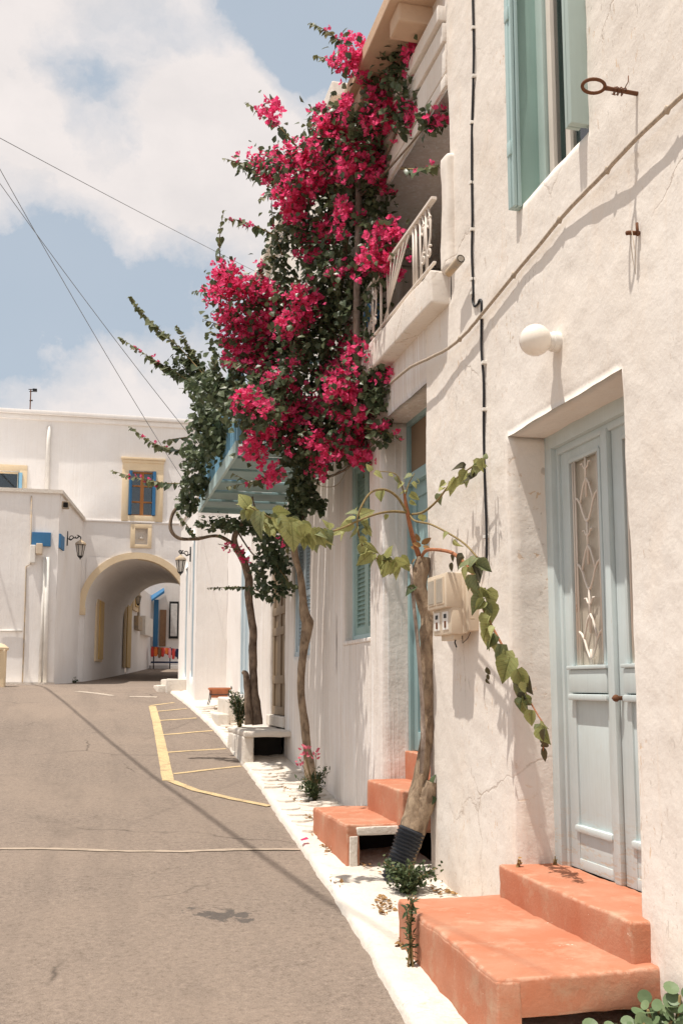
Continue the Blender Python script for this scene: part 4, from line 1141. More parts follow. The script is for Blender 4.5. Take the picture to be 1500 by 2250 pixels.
# ---- beyond the passage: left wall, crosswise shop wall
lw0 = Vector((CX-RI+SHX, YB, 0)); pC = onY(330, 1400, 42.0); lw1 = Vector((pC.x, 42.0, 0))
h7 = thing('house', (lw1.x-1.5, 39, 1.7), 'white house beyond the passage with an ochre door and small lantern', 'house')
ld = (lw1-lw0).normalized(); ln = Vector((ld.y, -ld.x, 0)); ll = (lw1-lw0).length
mb = MB(); wall_panel(mb, lw0 + Vector((0.02, 0.03, 0)), ld, ln, breaks(0, ll, [], .5), breaks(.8, 5.2, [], .4), [], amp=.02, seed=41)
mb.build('wall', M['plaster_far'], h7, smooth=True, fixn=False)
def on_left(px, py): return onP(px, py, lw0, ln)
def slab_on(pxs, pys, p0, nrm, dr, thick, name, m, parent, proud=0.0, bev=.01):
    """flat board lying on the vertical plane p0/nrm between pixel columns pxs and rows pys"""
    a = onP(pxs[0], pys[1], p0, nrm); b = onP(pxs[1], pys[0], p0, nrm)
    u0, u1 = (a-Vector(p0)).dot(dr), (b-Vector(p0)).dot(dr)
    Mx = Matrix((( dr.x, nrm.x, 0, p0[0]), (dr.y, nrm.y, 0, p0[1]), (0, 0, 1, 0), (0, 0, 0, 1)))
    mb = MB(); mb.bbox((u0, proud-.02, a.z), (u1, proud+thick, b.z), bev, Mx)
    return mb.build(name, m, parent)
vd = Vector((SHX, YB-YA, 0)).normalized(); vn = Vector((vd.y, -vd.x, 0)); v0 = Vector((CX-RI, YA, 0))
sr = slab_on((207, 226), (1301, 1453), v0, vn, vd, .05, 'window_surround', M['cream'], h5)
slab_on((212, 225), (1324, 1448), v0, vn, vd, .03, 'window_shutter', M['ochre'], h5, .05)
slab_on((269, 286), (1318, 1467), lw0, ln, ld, .05, 'door_surround', M['cream'], h7, .03)
slab_on((271, 284), (1326, 1466), lw0, ln, ld, .03, 'door_leaf', M['ochre'], h7, .085)
slab_on((289, 301), (1290, 1340), lw0, ln, ld, .05, 'window_surround', M['cream'], h7, .03)
slab_on((292, 299), (1297, 1332), lw0, ln, ld, .03, 'window_shutter', M['ochre'], h7, .085)
tag(slab_on((307, 325), (1361, 1394), lw0, ln, ld, .18, 'meter_box', M['plastic_white'], None, .03), 'white electricity box on the wall beyond the passage', 'meter box')
tag(slab_on((293, 303), (1357, 1383), lw0, ln, ld, .15, 'junction_box', M['pipe_grey'], None, .03), 'grey junction box with a pipe on the wall beyond the passage', 'junction box')
tag(slab_on((301, 304), (1290, 1358), lw0, ln, ld, .06, 'cable_duct', M['pipe_grey'], None, .03), 'thin grey duct rising above the junction box past the arch', 'duct')
h8 = thing('house', (4, 43, 1.7), 'white shop front with blue door facing the far end of the passage', 'house')
YS = 41.9
mb = MB(); wall_panel(mb, (0, YS+.1, 0), (1, 0, 0), (0, -1, 0), breaks(lw1.x-1, 9, [], .4), breaks(.8, 8, [], .5), [], amp=.02, seed=44); mb.quad((lw1.x-1, YS+.1, 8), (9, YS+.1, 8), (9, 48, 8), (lw1.x-1, 48, 8))
mb.build('wall', M['plaster_far'], h8, smooth=True, fixn=False)
ex = Vector((1, 0, 0)); en = Vector((0, -1, 0)); s0 = (0, YS+.09, 0)
slab_on((336, 349), (1318, 1425), s0, en, ex, .08, 'door_leaf', M['blue'], h8, 0)
mb = MB(); a = onY(333, 1318, YS-.3); b = onY(360, 1302, YS+.05)
mb.quad((a.x, YS-.35, a.z), (b.x, YS-.35, b.z+.05), (b.x, YS+.06, b.z+.2), (a.x, YS+.06, a.z+.2)); mb.quad((a.x, YS-.35, a.z), (b.x, YS-.35, b.z+.05), (b.x, YS-.35, b.z-.06), (a.x, YS-.35, a.z-.08))
mb.build('awning', M['blue'], h8)
slab_on((350, 366), (1340, 1420), s0, en, ex, .05, 'display_board', M['cloth_brown'], h8, 0)
f_ = slab_on((371, 393), (1322, 1403), s0, en, ex, .06, 'window_frame', M['iron_black'], h8, 0)
slab_on((374, 390), (1327, 1398), s0, en, ex, .03, 'window_pane', M['mirror'], f_, .06)
slab_on((330, 420), (1462, 1492), s0, en, ex, .25, 'plinth', M['plaster_far'], h8, 0)
# ------------------------------------------------------------------ things on the near wall
# globe lamp
b0 = onX(1228, 752, XW)
lp = thing('wall_lamp', (XW, b0.y, b0.z-.1), 'round white opal globe lamp on the wall above the pale blue door', 'lamp')
MB().lathe([(0.056, 0.01), (0.056, -0.045), (0.050, -0.05), (0.050, -0.072), (0.046, -0.078)], (XW, b0.y, b0.z), 20, 'X').build('lamp_base', M['plastic_white'], lp, smooth=True, auto=40)
rr = 0.089
MB().lathe([(0.044, -0.070)] + [(rr*math.sin(a), -0.145 + rr*math.cos(a)) for a in [0.52 + k*(math.pi-0.54)/14 for k in range(15)]], (XW, b0.y, b0.z), 24, 'X').build('globe', M['opal'], lp, smooth=True)
# rusty eyebolt
e0 = onX(1396, 206, XW)
eb = thing('eyebolt', e0, 'long rusty iron eyebolt sticking out of the wall beside the teal shutter', 'eyebolt')
mb = MB(); mb.tube([(XW+.03, e0.y, e0.z), (XW-.13, e0.y, e0.z+.005), (XW-.165, e0.y, e0.z+.006)], [0.011, 0.010, 0.012], 8)
ring = [(XW-.225 + .058*math.cos(a), e0.y - 0.030*math.sin(a), e0.z+.006 + .017*math.sin(a)) for a in [2*math.pi*k/20 for k in range(21)]]
mb.tube(ring, 0.0085, 8, False); mb.build('bolt', M['rust'], eb, smooth=True)
mb = MB()
mb.tube([(XW-.09 + .0035*k, e0.y + .019*math.cos(k*1.1), e0.z + .019*math.sin(k*1.1)) for k in range(-9, 10)], 0.0032, 5)
mb.tube([(XW-.06, e0.y, e0.z+.018), (XW-.045, e0.y-.01, e0.z+.05), (XW-.04, e0.y-.005, e0.z+.085)], 0.0025, 5); mb.tube([(XW-.10, e0.y, e0.z-.018), (XW-.12, e0.y-.01, e0.z-.03), (XW-.13, e0.y, e0.z-.02)], 0.0025, 5)
mb.build('tie_wire', M['rust'], eb, smooth=True)
# small rusty hook with a loop of wire
e1 = onX(1401, 512, XW)
hk = thing('wall_hook', e1, 'small rusty hook with a hanging loop of thin wire below the eyebolt', 'hook')
mb = MB(); mb.tube([(XW+.02, e1.y, e1.z), (XW-.05, e1.y, e1.z-.004), (XW-.062, e1.y, e1.z-.008)], 0.011, 7); mb.tube([(XW-.01, e1.y-.012, e1.z-.02), (XW-.012, e1.y-.012, e1.z+.045)], 0.007, 6); mb.build('hook', M['rust'], hk, smooth=True)
mb = MB(); mb.tube([(XW-.045, e1.y, e1.z), (XW-.03, e1.y+.01, e1.z-.12), (XW-.012, e1.y+.02, e1.z-.20), (XW-.02, e1.y-.005, e1.z-.12), (XW-.04, e1.y-.01, e1.z+.002)], 0.0022, 5); mb.build('wire_loop', M['wire'], hk, smooth=True)
# black cable with clips
pts = [(1030, -260), (1036, -120), (1038, 0), (1040, 100), (1039, 180), (1036, 290), (1036, 400), (1037, 480), (1036, 560), (1039, 635), (1038, 660), (1042, 673), (1049, 668), (1053, 659), (1057, 664), (1057, 690), (1057, 770), (1062, 840), (1062, 950), (1065, 1080), (1068, 1160), (1068, 1236)]
P3 = [onX(a, b, XW-.012) for a, b in pts]
bc = thing('wall_cable', (XW, P3[-1].y, P3[-1].z), 'black cable clipped down the near white wall with a kink in it', 'cable')
MB().tube([Vector(p) for p in spline([list(p) for p in P3], 4)], 0.0085, 6).build('cable', M['black_cable'], bc, smooth=True)
for a, b in ((1039, 62), (1040, 168), (1036, 270), (1035, 402), (1036, 505), (1037, 614), (1037, 645), (1057, 698), (1062, 797), (1063, 900), (1066, 1180)):
    q = onX(a, b, XW-.012); MB().bbox((XW-.026, q.y-.016, q.z-.011), (XW+.01, q.y+.016, q.z+.011), .004).build('cable_clip', M['plastic_white'], bc)
# sagging grey cable
pts = [(858, 842, .10), (900, 808, .10), (945, 786, .085), (985, 765, .06), (1022, 733, .045), (1060, 688, .035), (1140, 590, .03), (1180, 543, .032), (1240, 470, .035), (1320, 387, .04), (1400, 302, .045), (1500, 208, .04), (1620, 90, .03)]
P3 = [onX(a, b, XW-c) for a, b, c in pts]
P3 += [P3[-1] + Vector((0, -1.2, .45)), P3[-1] + Vector((0, -3.0, 1.0)), P3[-1] + Vector((.04, -5.0, 1.4))]
wob = [Vector(p) + Vector((0, .003*nz(k*.9, 1), .004*nz(k*.7, 5))) for k, p in enumerate(spline([list(p) for p in P3], 6))]
gc = thing('sagging_cable', (XW-.05, P3[5].y, P3[5].z), 'thick weathered grey cable sagging diagonally across the near white wall', 'cable')
MB().tube(wob, 0.0115, 7).build('cable', M['grey_cable'], gc, smooth=True)
for k in (22, 35, 47, 55, 64):
    p = wob[k]; MB().tube([p - Vector((.0, .012, -.010)), p + Vector((0, .012, -.010))], 0.0165, 7).build('binding', M['grey_cable'], gc, smooth=True)
# drain spout at the end of the balcony slab
a, b = onX(985, 600, XW-.10), onX(1012, 568, XW-.085)
mb = MB(); mb.tube([a, a.lerp(b, .5), b], [0.029, 0.030, 0.030], 12, False); mb.tube([b + (a-b)*.02, b], [0.022, 0.022], 12); tag(mb.build('drain_spout', M['pipe_grey'], smooth=True, auto=50), 'stubby grey drain spout at the end of the balcony slab', 'spout')
# electricity meter box
my0, my1 = 6.40, 6.80
mz0, mz1 = 1.935, 2.345
mt = thing('meter_box', (XW, 6.6, mz0), 'cream plastic twin electricity meter box on the wall beside the cut tree', 'meter box')
MB().bbox((XW-.075, my0-.05, mz0+.02), (XW+.01, my1, mz1-.01), .012).build('back_box', M['plastic_cream'], mt, smooth=True, auto=40)
mb = MB(); mb.bbox((XW-.21, my0, mz0+.175), (XW-.07, my1-.01, mz1), .016); mb.bbox((XW-.175, my0+.004, mz0), (XW-.07, my1-.03, mz0+.185), .014)
mb.bbox((XW-.095, my0-.012, mz0+.005), (XW-.065, my1, mz1+.006), .006)
cv = mb.build('cover', M['plastic_cream'], mt, smooth=True, auto=40)
for a, b in ((my0+.045, my0+.165), (my0+.215, my0+.335)):
    mb = MB(); mb.bbox((XW-.219, a-.012, mz0+.20), (XW-.205, b+.012, mz1-.025), .004); mb.build('window_rim', M['plastic_cream'], cv)
    MB().bbox((XW-.222, a, mz0+.212), (XW-.21, b, mz1-.037), .003).build('window', M['meter_glass'], cv)
    MB().bbox((XW-.183, a+.005, mz0+.03), (XW-.17, b-.005, mz0+.155), .004).build('fuse_panel', M['plastic_white'], cv)
    MB().bbox((XW-.187, a+.03, mz0+.11), (XW-.18, a+.075, mz0+.138), .002).build('label_plate', M['iron_black'], cv)
    MB().bbox((XW-.19, a+.035, mz0+.045), (XW-.18, a+.06, mz0+.09), .003).build('switch', M['rust'], cv)
MB().lathe([(0.022, 0), (0.022, -.03), (0.014, -.034), (0.014, -.02)], (XW-.03, my0-.03, mz0+.10), 12, 'X').build('lock', M['pipe_grey'], mt)
MB().bbox((XW-.14, my0+.05, mz0-.035), (XW-.07, my1-.1, mz0+.005), .006).build('cable_entry', M['plastic_cream'], mt)
mb = MB(); mb.tube([(XW-.10, my0+.12, mz0-.03), (XW-.12, my0+.09, mz0-.05), (XW-.13, my0+.03, mz0-.085)], .005, 5); mb.tube([(XW-.08, my0+.05, mz0-.01), (XW-.09, my0+.02, mz0-.06), (XW-.07, my0-.02, mz0-.03), (XW-.05, my0-.02, mz0+.01)], .0025, 5); mb.build('loose_wire', M['black_cable'], mt, smooth=True)
# weathered post rising from the balcony edge
a = onY(782, 742, 8.85); b = onY(787, 188, 8.85)
a.z = 4.50; 
mb = MB(); mb.tube([(a.x, 8.85, a.z), (a.x+.01, 8.85, 5.3), (b.x, 8.84, 6.0), (b.x+.004, 8.84, b.z)], [0.035, 0.033, 0.034, 0.030], 9)
tag(mb.build('wooden_post', M['post_wood'], smooth=True), 'weathered wooden post standing up through the bougainvillea', 'post')
# crumpled blue bag on the balcony
bm = bmesh.new(); bmesh.ops.create_icosphere(bm, subdivisions=3, radius=1.0)
c0 = onX(816, 690, XW-.06)
for v in bm.verts:
    d = 1 + .35*fbm(v.co.x*2, v.co.y*2, v.co.z*2, 3); v.co = Vector((v.co.x*.06*d, v.co.y*.16*d, v.co.z*.14*d)) + c0
tag(MB().bm(bm).build('plastic_bag', M['blue']), 'crumpled blue plastic bag tucked behind the balcony railing', 'bag')

# ------------------------------------------------------------------ lanterns
def lantern(name, wall, out, s, label, arm=0.42, drop=0.0):
    """wall: point on the wall, out: unit direction away from it"""
    wall = Vector(wall); out = Vector(out).normalized()
    T = thing(name, wall, label, 'lantern', None)
    P = lambda d, h: wall + out*(d*s) + Vector((0, 0, h*s))
    mb = MB(); sd = Vector((-out.y, out.x, 0))
    mb.tube([P(.015, -.17), P(.015, .19)], .022*s, 6)
    mb.tube([P(.01, .02), P(.10, -.03), P(.17, .03), P(.25, .02), P(.30, .07), P(arm-.06, .09), P(arm, .05), P(arm+.005, -.03)], .016*s, 6)
    mb.tube([P(.12 + .05*math.cos(k*.5), .03 + .05*math.sin(k*.5)) for k in range(11)], .011*s, 5)
    mb.tube([P(.25 + .04*math.cos(k*.5+3), .06 + .04*math.sin(k*.5+3)) for k in range(11)], .011*s, 5)
    mb.build('bracket', M['iron_black'], T, smooth=True)
    c = P(arm+.005, -.06)
    mb = MB(); mb.lathe([(.012*s, .06*s), (.03*s, .035*s), (.045*s, .02*s), (.12*s, -.03*s), (.135*s, -.075*s), (.125*s, -.085*s)], c, 6)
    cap = mb.build('cap', M['pipe_grey'], T)
    mb = MB(); zt, zb, rt, rb_ = -.085*s, -.37*s, .115*s, .062*s
    for k in range(6):
        a0 = k*math.pi/3; p = c + Vector((rt*math.cos(a0), rt*math.sin(a0), zt)); q = c + Vector((rb_*math.cos(a0), rb_*math.sin(a0), zb)); mb.tube([p, q], .009*s, 5)
        a1 = a0 + math.pi/3
        mb.tube([p, c + Vector((rt*math.cos(a1), rt*math.sin(a1), zt))], .009*s, 5); mb.tube([q, c + Vector((rb_*math.cos(a1), rb_*math.sin(a1), zb))], .009*s, 5)
    mb.lathe([(.066*s, 0), (.05*s, -.03*s), (.02*s, -.05*s), (.014*s, -.075*s), (.004*s, -.085*s)], c + Vector((0, 0, zb)), 6)
    cg = mb.build('cage', M['iron_black'], T)
    mb = MB()
    for k in range(6):
        a0 = k*math.pi/3; a1 = a0 + math.pi/3
        mb.quad(*[c + Vector((r_*.97*math.cos(a), r_*.97*math.sin(a), z)) for r_, a, z in ((rt, a0, zt), (rt, a1, zt), (rb_, a1, zb), (rb_, a0, zb))])
    mb.build('glass_pane', M['lantern_glass'], cg)
    return T
m, t = mat('lantern_glass')
mx = t.n('ShaderNodeMixShader', inp={0: 0.55}); t.l(t.n('ShaderNodeBsdfTransparent').outputs[0], mx.inputs[1]); t.l(t.prin((0.62, 0.57, 0.50), 0.35), mx.inputs[2]); t.out(mx.outputs[0]); M['lantern_glass'] = m
q = onP(147, 1184, cF, sn); lantern('wall_lantern', q, sn, 1.0, 'black lantern on a scrolled bracket on the terrace house side wall', .34)
q = onX(420, 1222, 1.93); q.x = 1.93; lantern('wall_lantern', (1.93, q.y, q.z+.03), (-1, 0, 0), 0.82, 'smaller black lantern on the low corner house by the arch', .24)
q = on_left(286, 1304); lantern('wall_lantern', q + ln*.03, ln, .85, 'tiny dark lantern on the wall beyond the arched passage', .3)

# ------------------------------------------------------------------ things on the far houses
def box_on(px, py, Y, d, bev=.01, M_=None):
    a = onY(px[0], py[1], Y); b = onY(px[1], py[0], Y); return MB().bbox((a.x, Y-d, a.z), (b.x, Y+.02, b.z), bev)
sg = thing('street_sign', (cF.x-.3, YBk-.05, onY(90, 1200, YBk).z), 'blue sign plates wrapping the corner of the terrace house', 'sign')
box_on((70, 113), (1171, 1200), YBk, .07).build('sign_plate', M['sign_blue'] if 'sign_blue' in M else M['blue'], sg)
Mx = Matrix(((sdn.x, sn.x, 0, cF.x), (sdn.y, sn.y, 0, YBk), (0, 0, 1, 0), (0, 0, 0, 1)))
z0_, z1_ = onY(118, 1203, YBk).z, onY(118, 1172, YBk).z
MB().bbox((.0, .0, z0_), (.62, .05, z1_), .008, Mx).build('sign_plate', M['blue'], sg)
tag(box_on((66, 80), (1199, 1238), YBk, .16, .02).build('junction_box', M['plastic_white']), 'white conduit box with rounded foot below the blue sign', 'junction box')
tag(box_on((80, 95), (1196, 1219), YBk, .2, .02).build('junction_box', M['plastic_cream']), 'cream switch box directly under the blue sign', 'junction box')
def pipe_on(pts, Y, r, m, label, name='drainpipe'):
    P = [onY(a, b, Y) - Vector((0, r+.01, 0)) for a, b in pts]
    return tag(MB().tube(P, r, 8).build(name, m, smooth=True), label, 'pipe')
pipe_on([(98, 1225), (94, 1360), (88, 1503)], YBk, .035, M['plastic_white'], 'white pipe running down from the blue sign to the road')
pipe_on([(105, 1225), (102, 1360), (99, 1503)], YBk, .05, M['plastic_white'], 'wider white pipe at the corner of the terrace house')
pipe_on([(70, 1090), (68, 1240), (58, 1245), (55, 1360), (50, 1503)], YBk, .014, M['pipe_grey'], 'thin grey cable duct down the terrace house front', 'duct')
pipe_on([(0, 1386), (50, 1386)], YBk, .025, M['plastic_white'], 'short level white pipe low on the terrace house front')
pipe_on([(109, 938), (107, 975), (104, 1081)], YA, .055, M['plastic_white'], 'white downpipe under the parapet of the arch house')
fl = onP(138, 1110, cF, sn)
F_ = thing('floodlight', fl, 'small grey floodlight on the terrace house corner above the lantern', 'floodlight')
MB().bbox((fl.x-.02, fl.y-.12, fl.z-.09), (fl.x+.16, fl.y+.06, fl.z+.08), .02).build('lamp_housing', M['pipe_grey'], F_)
MB().bbox((fl.x+.02, fl.y-.135, fl.z-.07), (fl.x+.13, fl.y-.115, fl.z+.05), .01).build('lens', M['dark'], F_)
MB().tube([(fl.x-.08, fl.y, fl.z), (fl.x+.02, fl.y, fl.z)], .025, 8).build('arm', M['iron_black'], F_)
# aerial on the roof
a = onY(66, 917, YA+.6)
an = thing('roof_aerial', (a.x, YA+.6, ztop), 'thin television aerial mast on the roof of the arch house', 'aerial')
top = onY(69, 856, YA+.6)
MB().tube([(a.x, YA+.6, ztop-.05), (a.x, YA+.6, top.z)], .018, 6).build('mast', M['rust'], an)
for h, w in ((0.0, .16), (-.06, .10), (-.33, .06)):
    MB().tube([(a.x-w*.4, YA+.6, top.z+h), (a.x+w, YA+.62, top.z+h+.02)], .022 if h < -.2 else .014, 5).build('crossbar', M['iron_black'], an)
MB().bbox((a.x+.05, YA+.56, top.z-.05), (a.x+.17, YA+.66, top.z+.03), .01).build('dipole_box', M['iron_black'], an)

# overhead cables
def hang(a, b, sag, r, label, n=24):
    P = [Vector(a).lerp(Vector(b), k/n) - Vector((0, 0, sag*4*(k/n)*(1-k/n))) for k in range(n+1)]
    return tag(MB().tube(P, r, 6).build('overhead_cable', M['sky_cable'], smooth=True), label, 'cable')
hang(onY(-150, 222, 9.0), onY(560, 596, 15.5), 0.02, .0035, 'single thin cable sloping across the clouds to the tall house cornice')
hang(onY(-60, 262, 14.0), onY(428, 1094, 19.05), 0.12, .0055, 'lower of two overhead cables, ending at the low corner house')
hang(onY(-60, 318, 12.0), onY(425, 966, 13.8), 0.06, .004, 'upper of two overhead cables, ending at the blue balcony')
a_, b_ = onG(690, 1962), onG(152, 1551)
A_, B_ = a_ + SUN_DIR*((8.3-a_.z)/SUN_DIR.z), b_ + SUN_DIR*((8.7-b_.z)/SUN_DIR.z)
E_ = B_ + (B_-A_)*.75; S_ = A_ + (A_-B_)*.7; S_.z += .4
P_ = [S_.lerp(A_, k/8) for k in range(8)] + [A_.lerp(B_, k/10) for k in range(10)] + [B_.lerp(E_, k/8) for k in range(9)]
tag(MB().tube(P_, [.006]*7 + [.012] + [.022]*19, 6).build('overhead_cable', M['sky_cable'], smooth=True), 'thick overhead power cable whose shadow crosses the road', 'cable')

# ------------------------------------------------------------------ goods at the far shop
rk = thing('goods_rack', (onY(365, 1440, 41.2).x, 41.2, 1.7), 'long low rack of coloured goods outside the far shop', 'rack')
a, b = onY(333, 1422, 41.2), onY(402, 1428, 41.2)
MB().tube([(a.x, 41.2, a.z), (b.x, 41.2, b.z)], .03, 6).build('rail', M['iron_black'], rk)
for f_ in (.08, .6, .95):
    x = a.x + (b.x-a.x)*f_; MB().tube([(x, 41.2, 1.66), (x, 41.2, a.z)], .025, 6).build('leg', M['iron_black'], rk)
MB().bbox((a.x, 41.0, a.z-.62), (b.x, 41.4, a.z-.56), .01).build('shelf', M['cloth_navy'], rk)
cl = ['cloth_red', 'cloth_navy', 'cloth_orange', 'cloth_white', 'cloth_pink', 'cloth_brown', 'cloth_navy', 'cloth_red']
ORD = ['first', 'second', 'third', 'fourth', 'fifth', 'sixth', 'seventh', 'eighth', 'ninth', 'tenth', 'eleventh', 'twelfth', 'thirteenth', 'fourteenth', 'fifteenth', 'sixteenth', 'seventeenth', 'eighteenth']
names = {'cloth_red': 'red', 'cloth_navy': 'navy', 'cloth_orange': 'orange', 'cloth_white': 'white', 'cloth_pink': 'pink', 'cloth_brown': 'brown'}
for k in range(18):
    x = a.x + (b.x-a.x)*(k+.5)/18; c = cl[(k*5+k//4) % 8]
    w = .045 + .02*rnd.random(); h = .24 + .2*rnd.random(); zt = a.z + (b.z-a.z)*(k+.5)/18 + .02
    mb = MB(); prof = [(x-w*.6, zt), (x+w*.6, zt), (x+w*1.1, zt-h*.35), (x+w, zt-h*.9), (x+.1*w, zt-h), (x-w, zt-h*.92), (x-w*1.15, zt-h*.3)]
    mb.prism(prof, 41.06+.05*(k % 2), 41.14+.05*(k % 2), 'Y')
    tag(mb.build('hanging_bag', M[c]), '%s bag, %s from the blue door end of the far goods rack' % (names[c], ORD[k]), 'bag', 'bags on the goods rack')

# ------------------------------------------------------------------ terracotta trough on its stand
pc = onY(482, 1522, 17.75)
zt_, zb_ = onY(482, 1511, 17.75).z, onY(482, 1533, 17.75).z
tr = thing('flower_trough', (pc.x, 17.75, zb_-.1), 'empty terracotta plastic flower trough on a thin wire stand', 'planter')
def taper(mb, c, z0, z1, a0, b0, a1, b1):
    q0 = [(c[0]+sx*a0, c[1]+sy*b0, z0) for sx, sy in ((-1,-1),(1,-1),(1,1),(-1,1))]; q1 = [(c[0]+sx*a1, c[1]+sy*b1, z1) for sx, sy in ((-1,-1),(1,-1),(1,1),(-1,1))]
    mb.quad(*reversed(q0)); mb.quad(*q1)
    for k in range(4): mb.quad(q0[k], q0[(k+1) % 4], q1[(k+1) % 4], q1[k])
mb = MB(); taper(mb, (pc.x, 17.75), zb_, zt_-.03, .13, .07, .17, .09); body = mb.build('trough', M['terracotta'], tr)
MB().bbox((pc.x-.185, 17.65, zt_-.035), (pc.x+.185, 17.85, zt_), .01).build('rim', M['terracotta'], tr)
MB().box((pc.x-.165, 17.67, zt_-.01), (pc.x+.165, 17.83, zt_+.003)).build('soil', M['soil'], tr)
mb = MB()
for sx in (-1, 1):
    for sy in (-1, 1): mb.tube([(pc.x+sx*.15, 17.75+sy*.09, zt_-.05), (pc.x+sx*.16, 17.75+sy*.10, zb_-.02), (pc.x+sx*.19, 17.75+sy*.11, zb_-.12)], .008, 5)
    mb.tube([(pc.x-.15, 17.75+sx*.095, zb_+.05), (pc.x+.15, 17.75+sx*.095, zb_+.05)], .008, 5)
mb.build('wire_stand', M['iron_black'], tr)
# ------------------------------------------------------------------ plants
def leaf_mesh(name, m, heart=True, fold=0.12, droop=0.18, curl=0.0):
    """one broad leaf, stalk at the origin, tip along +Y, length 1"""
    rows = [(0.0, 0.0), (0.07, 0.30), (0.22, 0.43), (0.42, 0.42), (0.64, 0.29), (0.84, 0.12), (1.0, 0.0)] if heart else [(0, 0), (.2, .22), (.45, .28), (.75, .18), (1, 0)]
    v = []; f = []
    ctr = []
    for y, w in rows:
        z = -droop*y*y
        ctr.append(len(v)); v.append((0, y, z))
        if w > 0:
            v.append((-w, y - (.10 if y < .1 else 0), z + fold*w*2 - curl*w*w*3)); v.append((w, y - (.10 if y < .1 else 0), z + fold*w*2 - curl*w*w*3))
    for k in range(len(rows)-1):
        a, b = ctr[k], ctr[k+1]; wa, wb = rows[k][1] > 0, rows[k+1][1] > 0
        for s_ in (1, 2):
            q = [a] + ([a+s_] if wa else []) + ([b+s_] if wb else []) + [b]
            if s_ == 2: q = q[::-1]
            f.append(tuple(q))
    me = bpy.data.meshes.new(name); me.from_pydata(v, [], f); me.materials.append(m)
    me.polygons.foreach_set('use_smooth', [True]*len(me.polygons)); return me
def leaf_M(pos, d, nrm, size):
    d = Vector(d).normalized(); nrm = Vector(nrm); nrm = nrm - d*nrm.dot(d)
    if nrm.length < 1e-4: nrm = d.orthogonal()
    nrm.normalize(); x = d.cross(nrm)
    Mx = Matrix(((x.x, d.x, nrm.x, pos[0]), (x.y, d.y, nrm.y, pos[1]), (x.z, d.z, nrm.z, pos[2]), (0, 0, 0, 1)))
    return Mx @ Matrix.Diagonal((size, size, size, 1))
LEAF_T = (np.array([(0, 0, 0), (.40, .36, .07), (0, 1, -.16), (-.40, .36, .07), (0, .42, -.02), (.26, .70, -.02), (-.26, .70, -.02)], float),
          [(0, 1, 4), (1, 5, 4), (5, 2, 4), (2, 6, 4), (6, 3, 4), (3, 0, 4)])
_fv = []; _ff = []
for k in range(3):
    a = 2*math.pi*k/3
    for (u, w, h) in ((0, 0, 0), (.44, .40, .46), (0, .84, .60), (-.44, .40, .46), (0, .44, .24)):
        _fv.append((u*math.cos(a) - w*math.sin(a), u*math.sin(a) + w*math.cos(a), h))
    o = k*5
    _ff += [(o, o+1, o+4), (o+1, o+2, o+4), (o+2, o+3, o+4), (o+3, o, o+4)]
FLOWER_T = (np.array(_fv, float), _ff)
def scatter(mb_v, mb_f, tpl, pos, d, nrm, size):
    """append many copies of a template as one mesh; arrays n x 3"""
    T, faces = tpl; n = len(pos)
    d = d/np.linalg.norm(d, axis=1, keepdims=True)
    nrm = nrm - d*np.sum(nrm*d, axis=1, keepdims=True); nrm /= (np.linalg.norm(nrm, axis=1, keepdims=True)+1e-9)
    x = np.cross(d, nrm)
    V = pos[:, None, :] + size[:, None, None]*(T[None, :, 0:1]*x[:, None, :] + T[None, :, 1:2]*d[:, None, :] + T[None, :, 2:3]*nrm[:, None, :])
    base = sum(len(q) for q in mb_v); k = len(T)
    mb_v.append(V.reshape(-1, 3))
    fa = np.array(faces)[None, :, :] + (base + np.arange(n)*k)[:, None, None]
    mb_f.append(fa.reshape(-1, 3))
def np_mesh(name, vs_, fs, m, parent, smooth=False):
    V = np.concatenate(vs_); Fc = np.concatenate(fs)
    V = V - np.array(WL[parent])
    me = bpy.data.meshes.new(name); me.from_pydata(V.tolist(), [], Fc.tolist()); me.materials.append(m)
    if smooth: me.polygons.foreach_set('use_smooth', [True]*len(me.polygons))
    o = bpy.data.objects.new(name, me); COL.objects.link(o); o.parent = parent; WL[o] = WL[parent].copy(); return o
npr = np.random.default_rng(5)
def in_blob(b, n, shell=0.0):
    """b = (px, py, rx, ry, Y, dY): points in an ellipsoid whose middle lies on the ray through (px, py) at distance Y"""
    px, py, rx, ry, Y, dY = b
    q = npr.normal(size=(n, 3)); q /= np.linalg.norm(q, axis=1, keepdims=True)
    r_ = npr.random(n)**(1/3.); r_ = np.maximum(r_, shell*npr.random(n)); q *= r_[:, None]*(1 + .22*npr.normal(size=n))[:, None]
    c = onY(px, py, Y); k = (c - EYE).length/F
    right = CR @ Vector((1, 0, 0)); up = CR @ Vector((0, 1, 0)); fw = (c-EYE).normalized()
    A = np.array([list(right*rx*k), list(up*ry*k), list(fw*dY)])
    return np.array(c)[None, :] + q @ A
UP = np.array([0, 0, 1.0])
def rand_dirs(n): 
    q = npr.normal(size=(n, 3)); return q/np.linalg.norm(q, axis=1, keepdims=True)

BL = leaf_mesh('leaf', M['leaf']); BLT = leaf_mesh('leaf', M['leaf_tip'])
fm_ = bpy.data.meshes.new('flower'); fm_.from_pydata([tuple(v) for v in _fv] + [(.05, 0, .30), (-.03, .05, .30), (-.03, -.05, .30), (0, 0, .05)], [], list(_ff) + [(15, 16, 17), (15, 16, 18), (16, 17, 18), (17, 15, 18)])
fm_.materials.append(M['flower']); fm_.materials.append(M['flower_heart'])
fm_.polygons.foreach_set('material_index', [0]*12 + [1]*4)

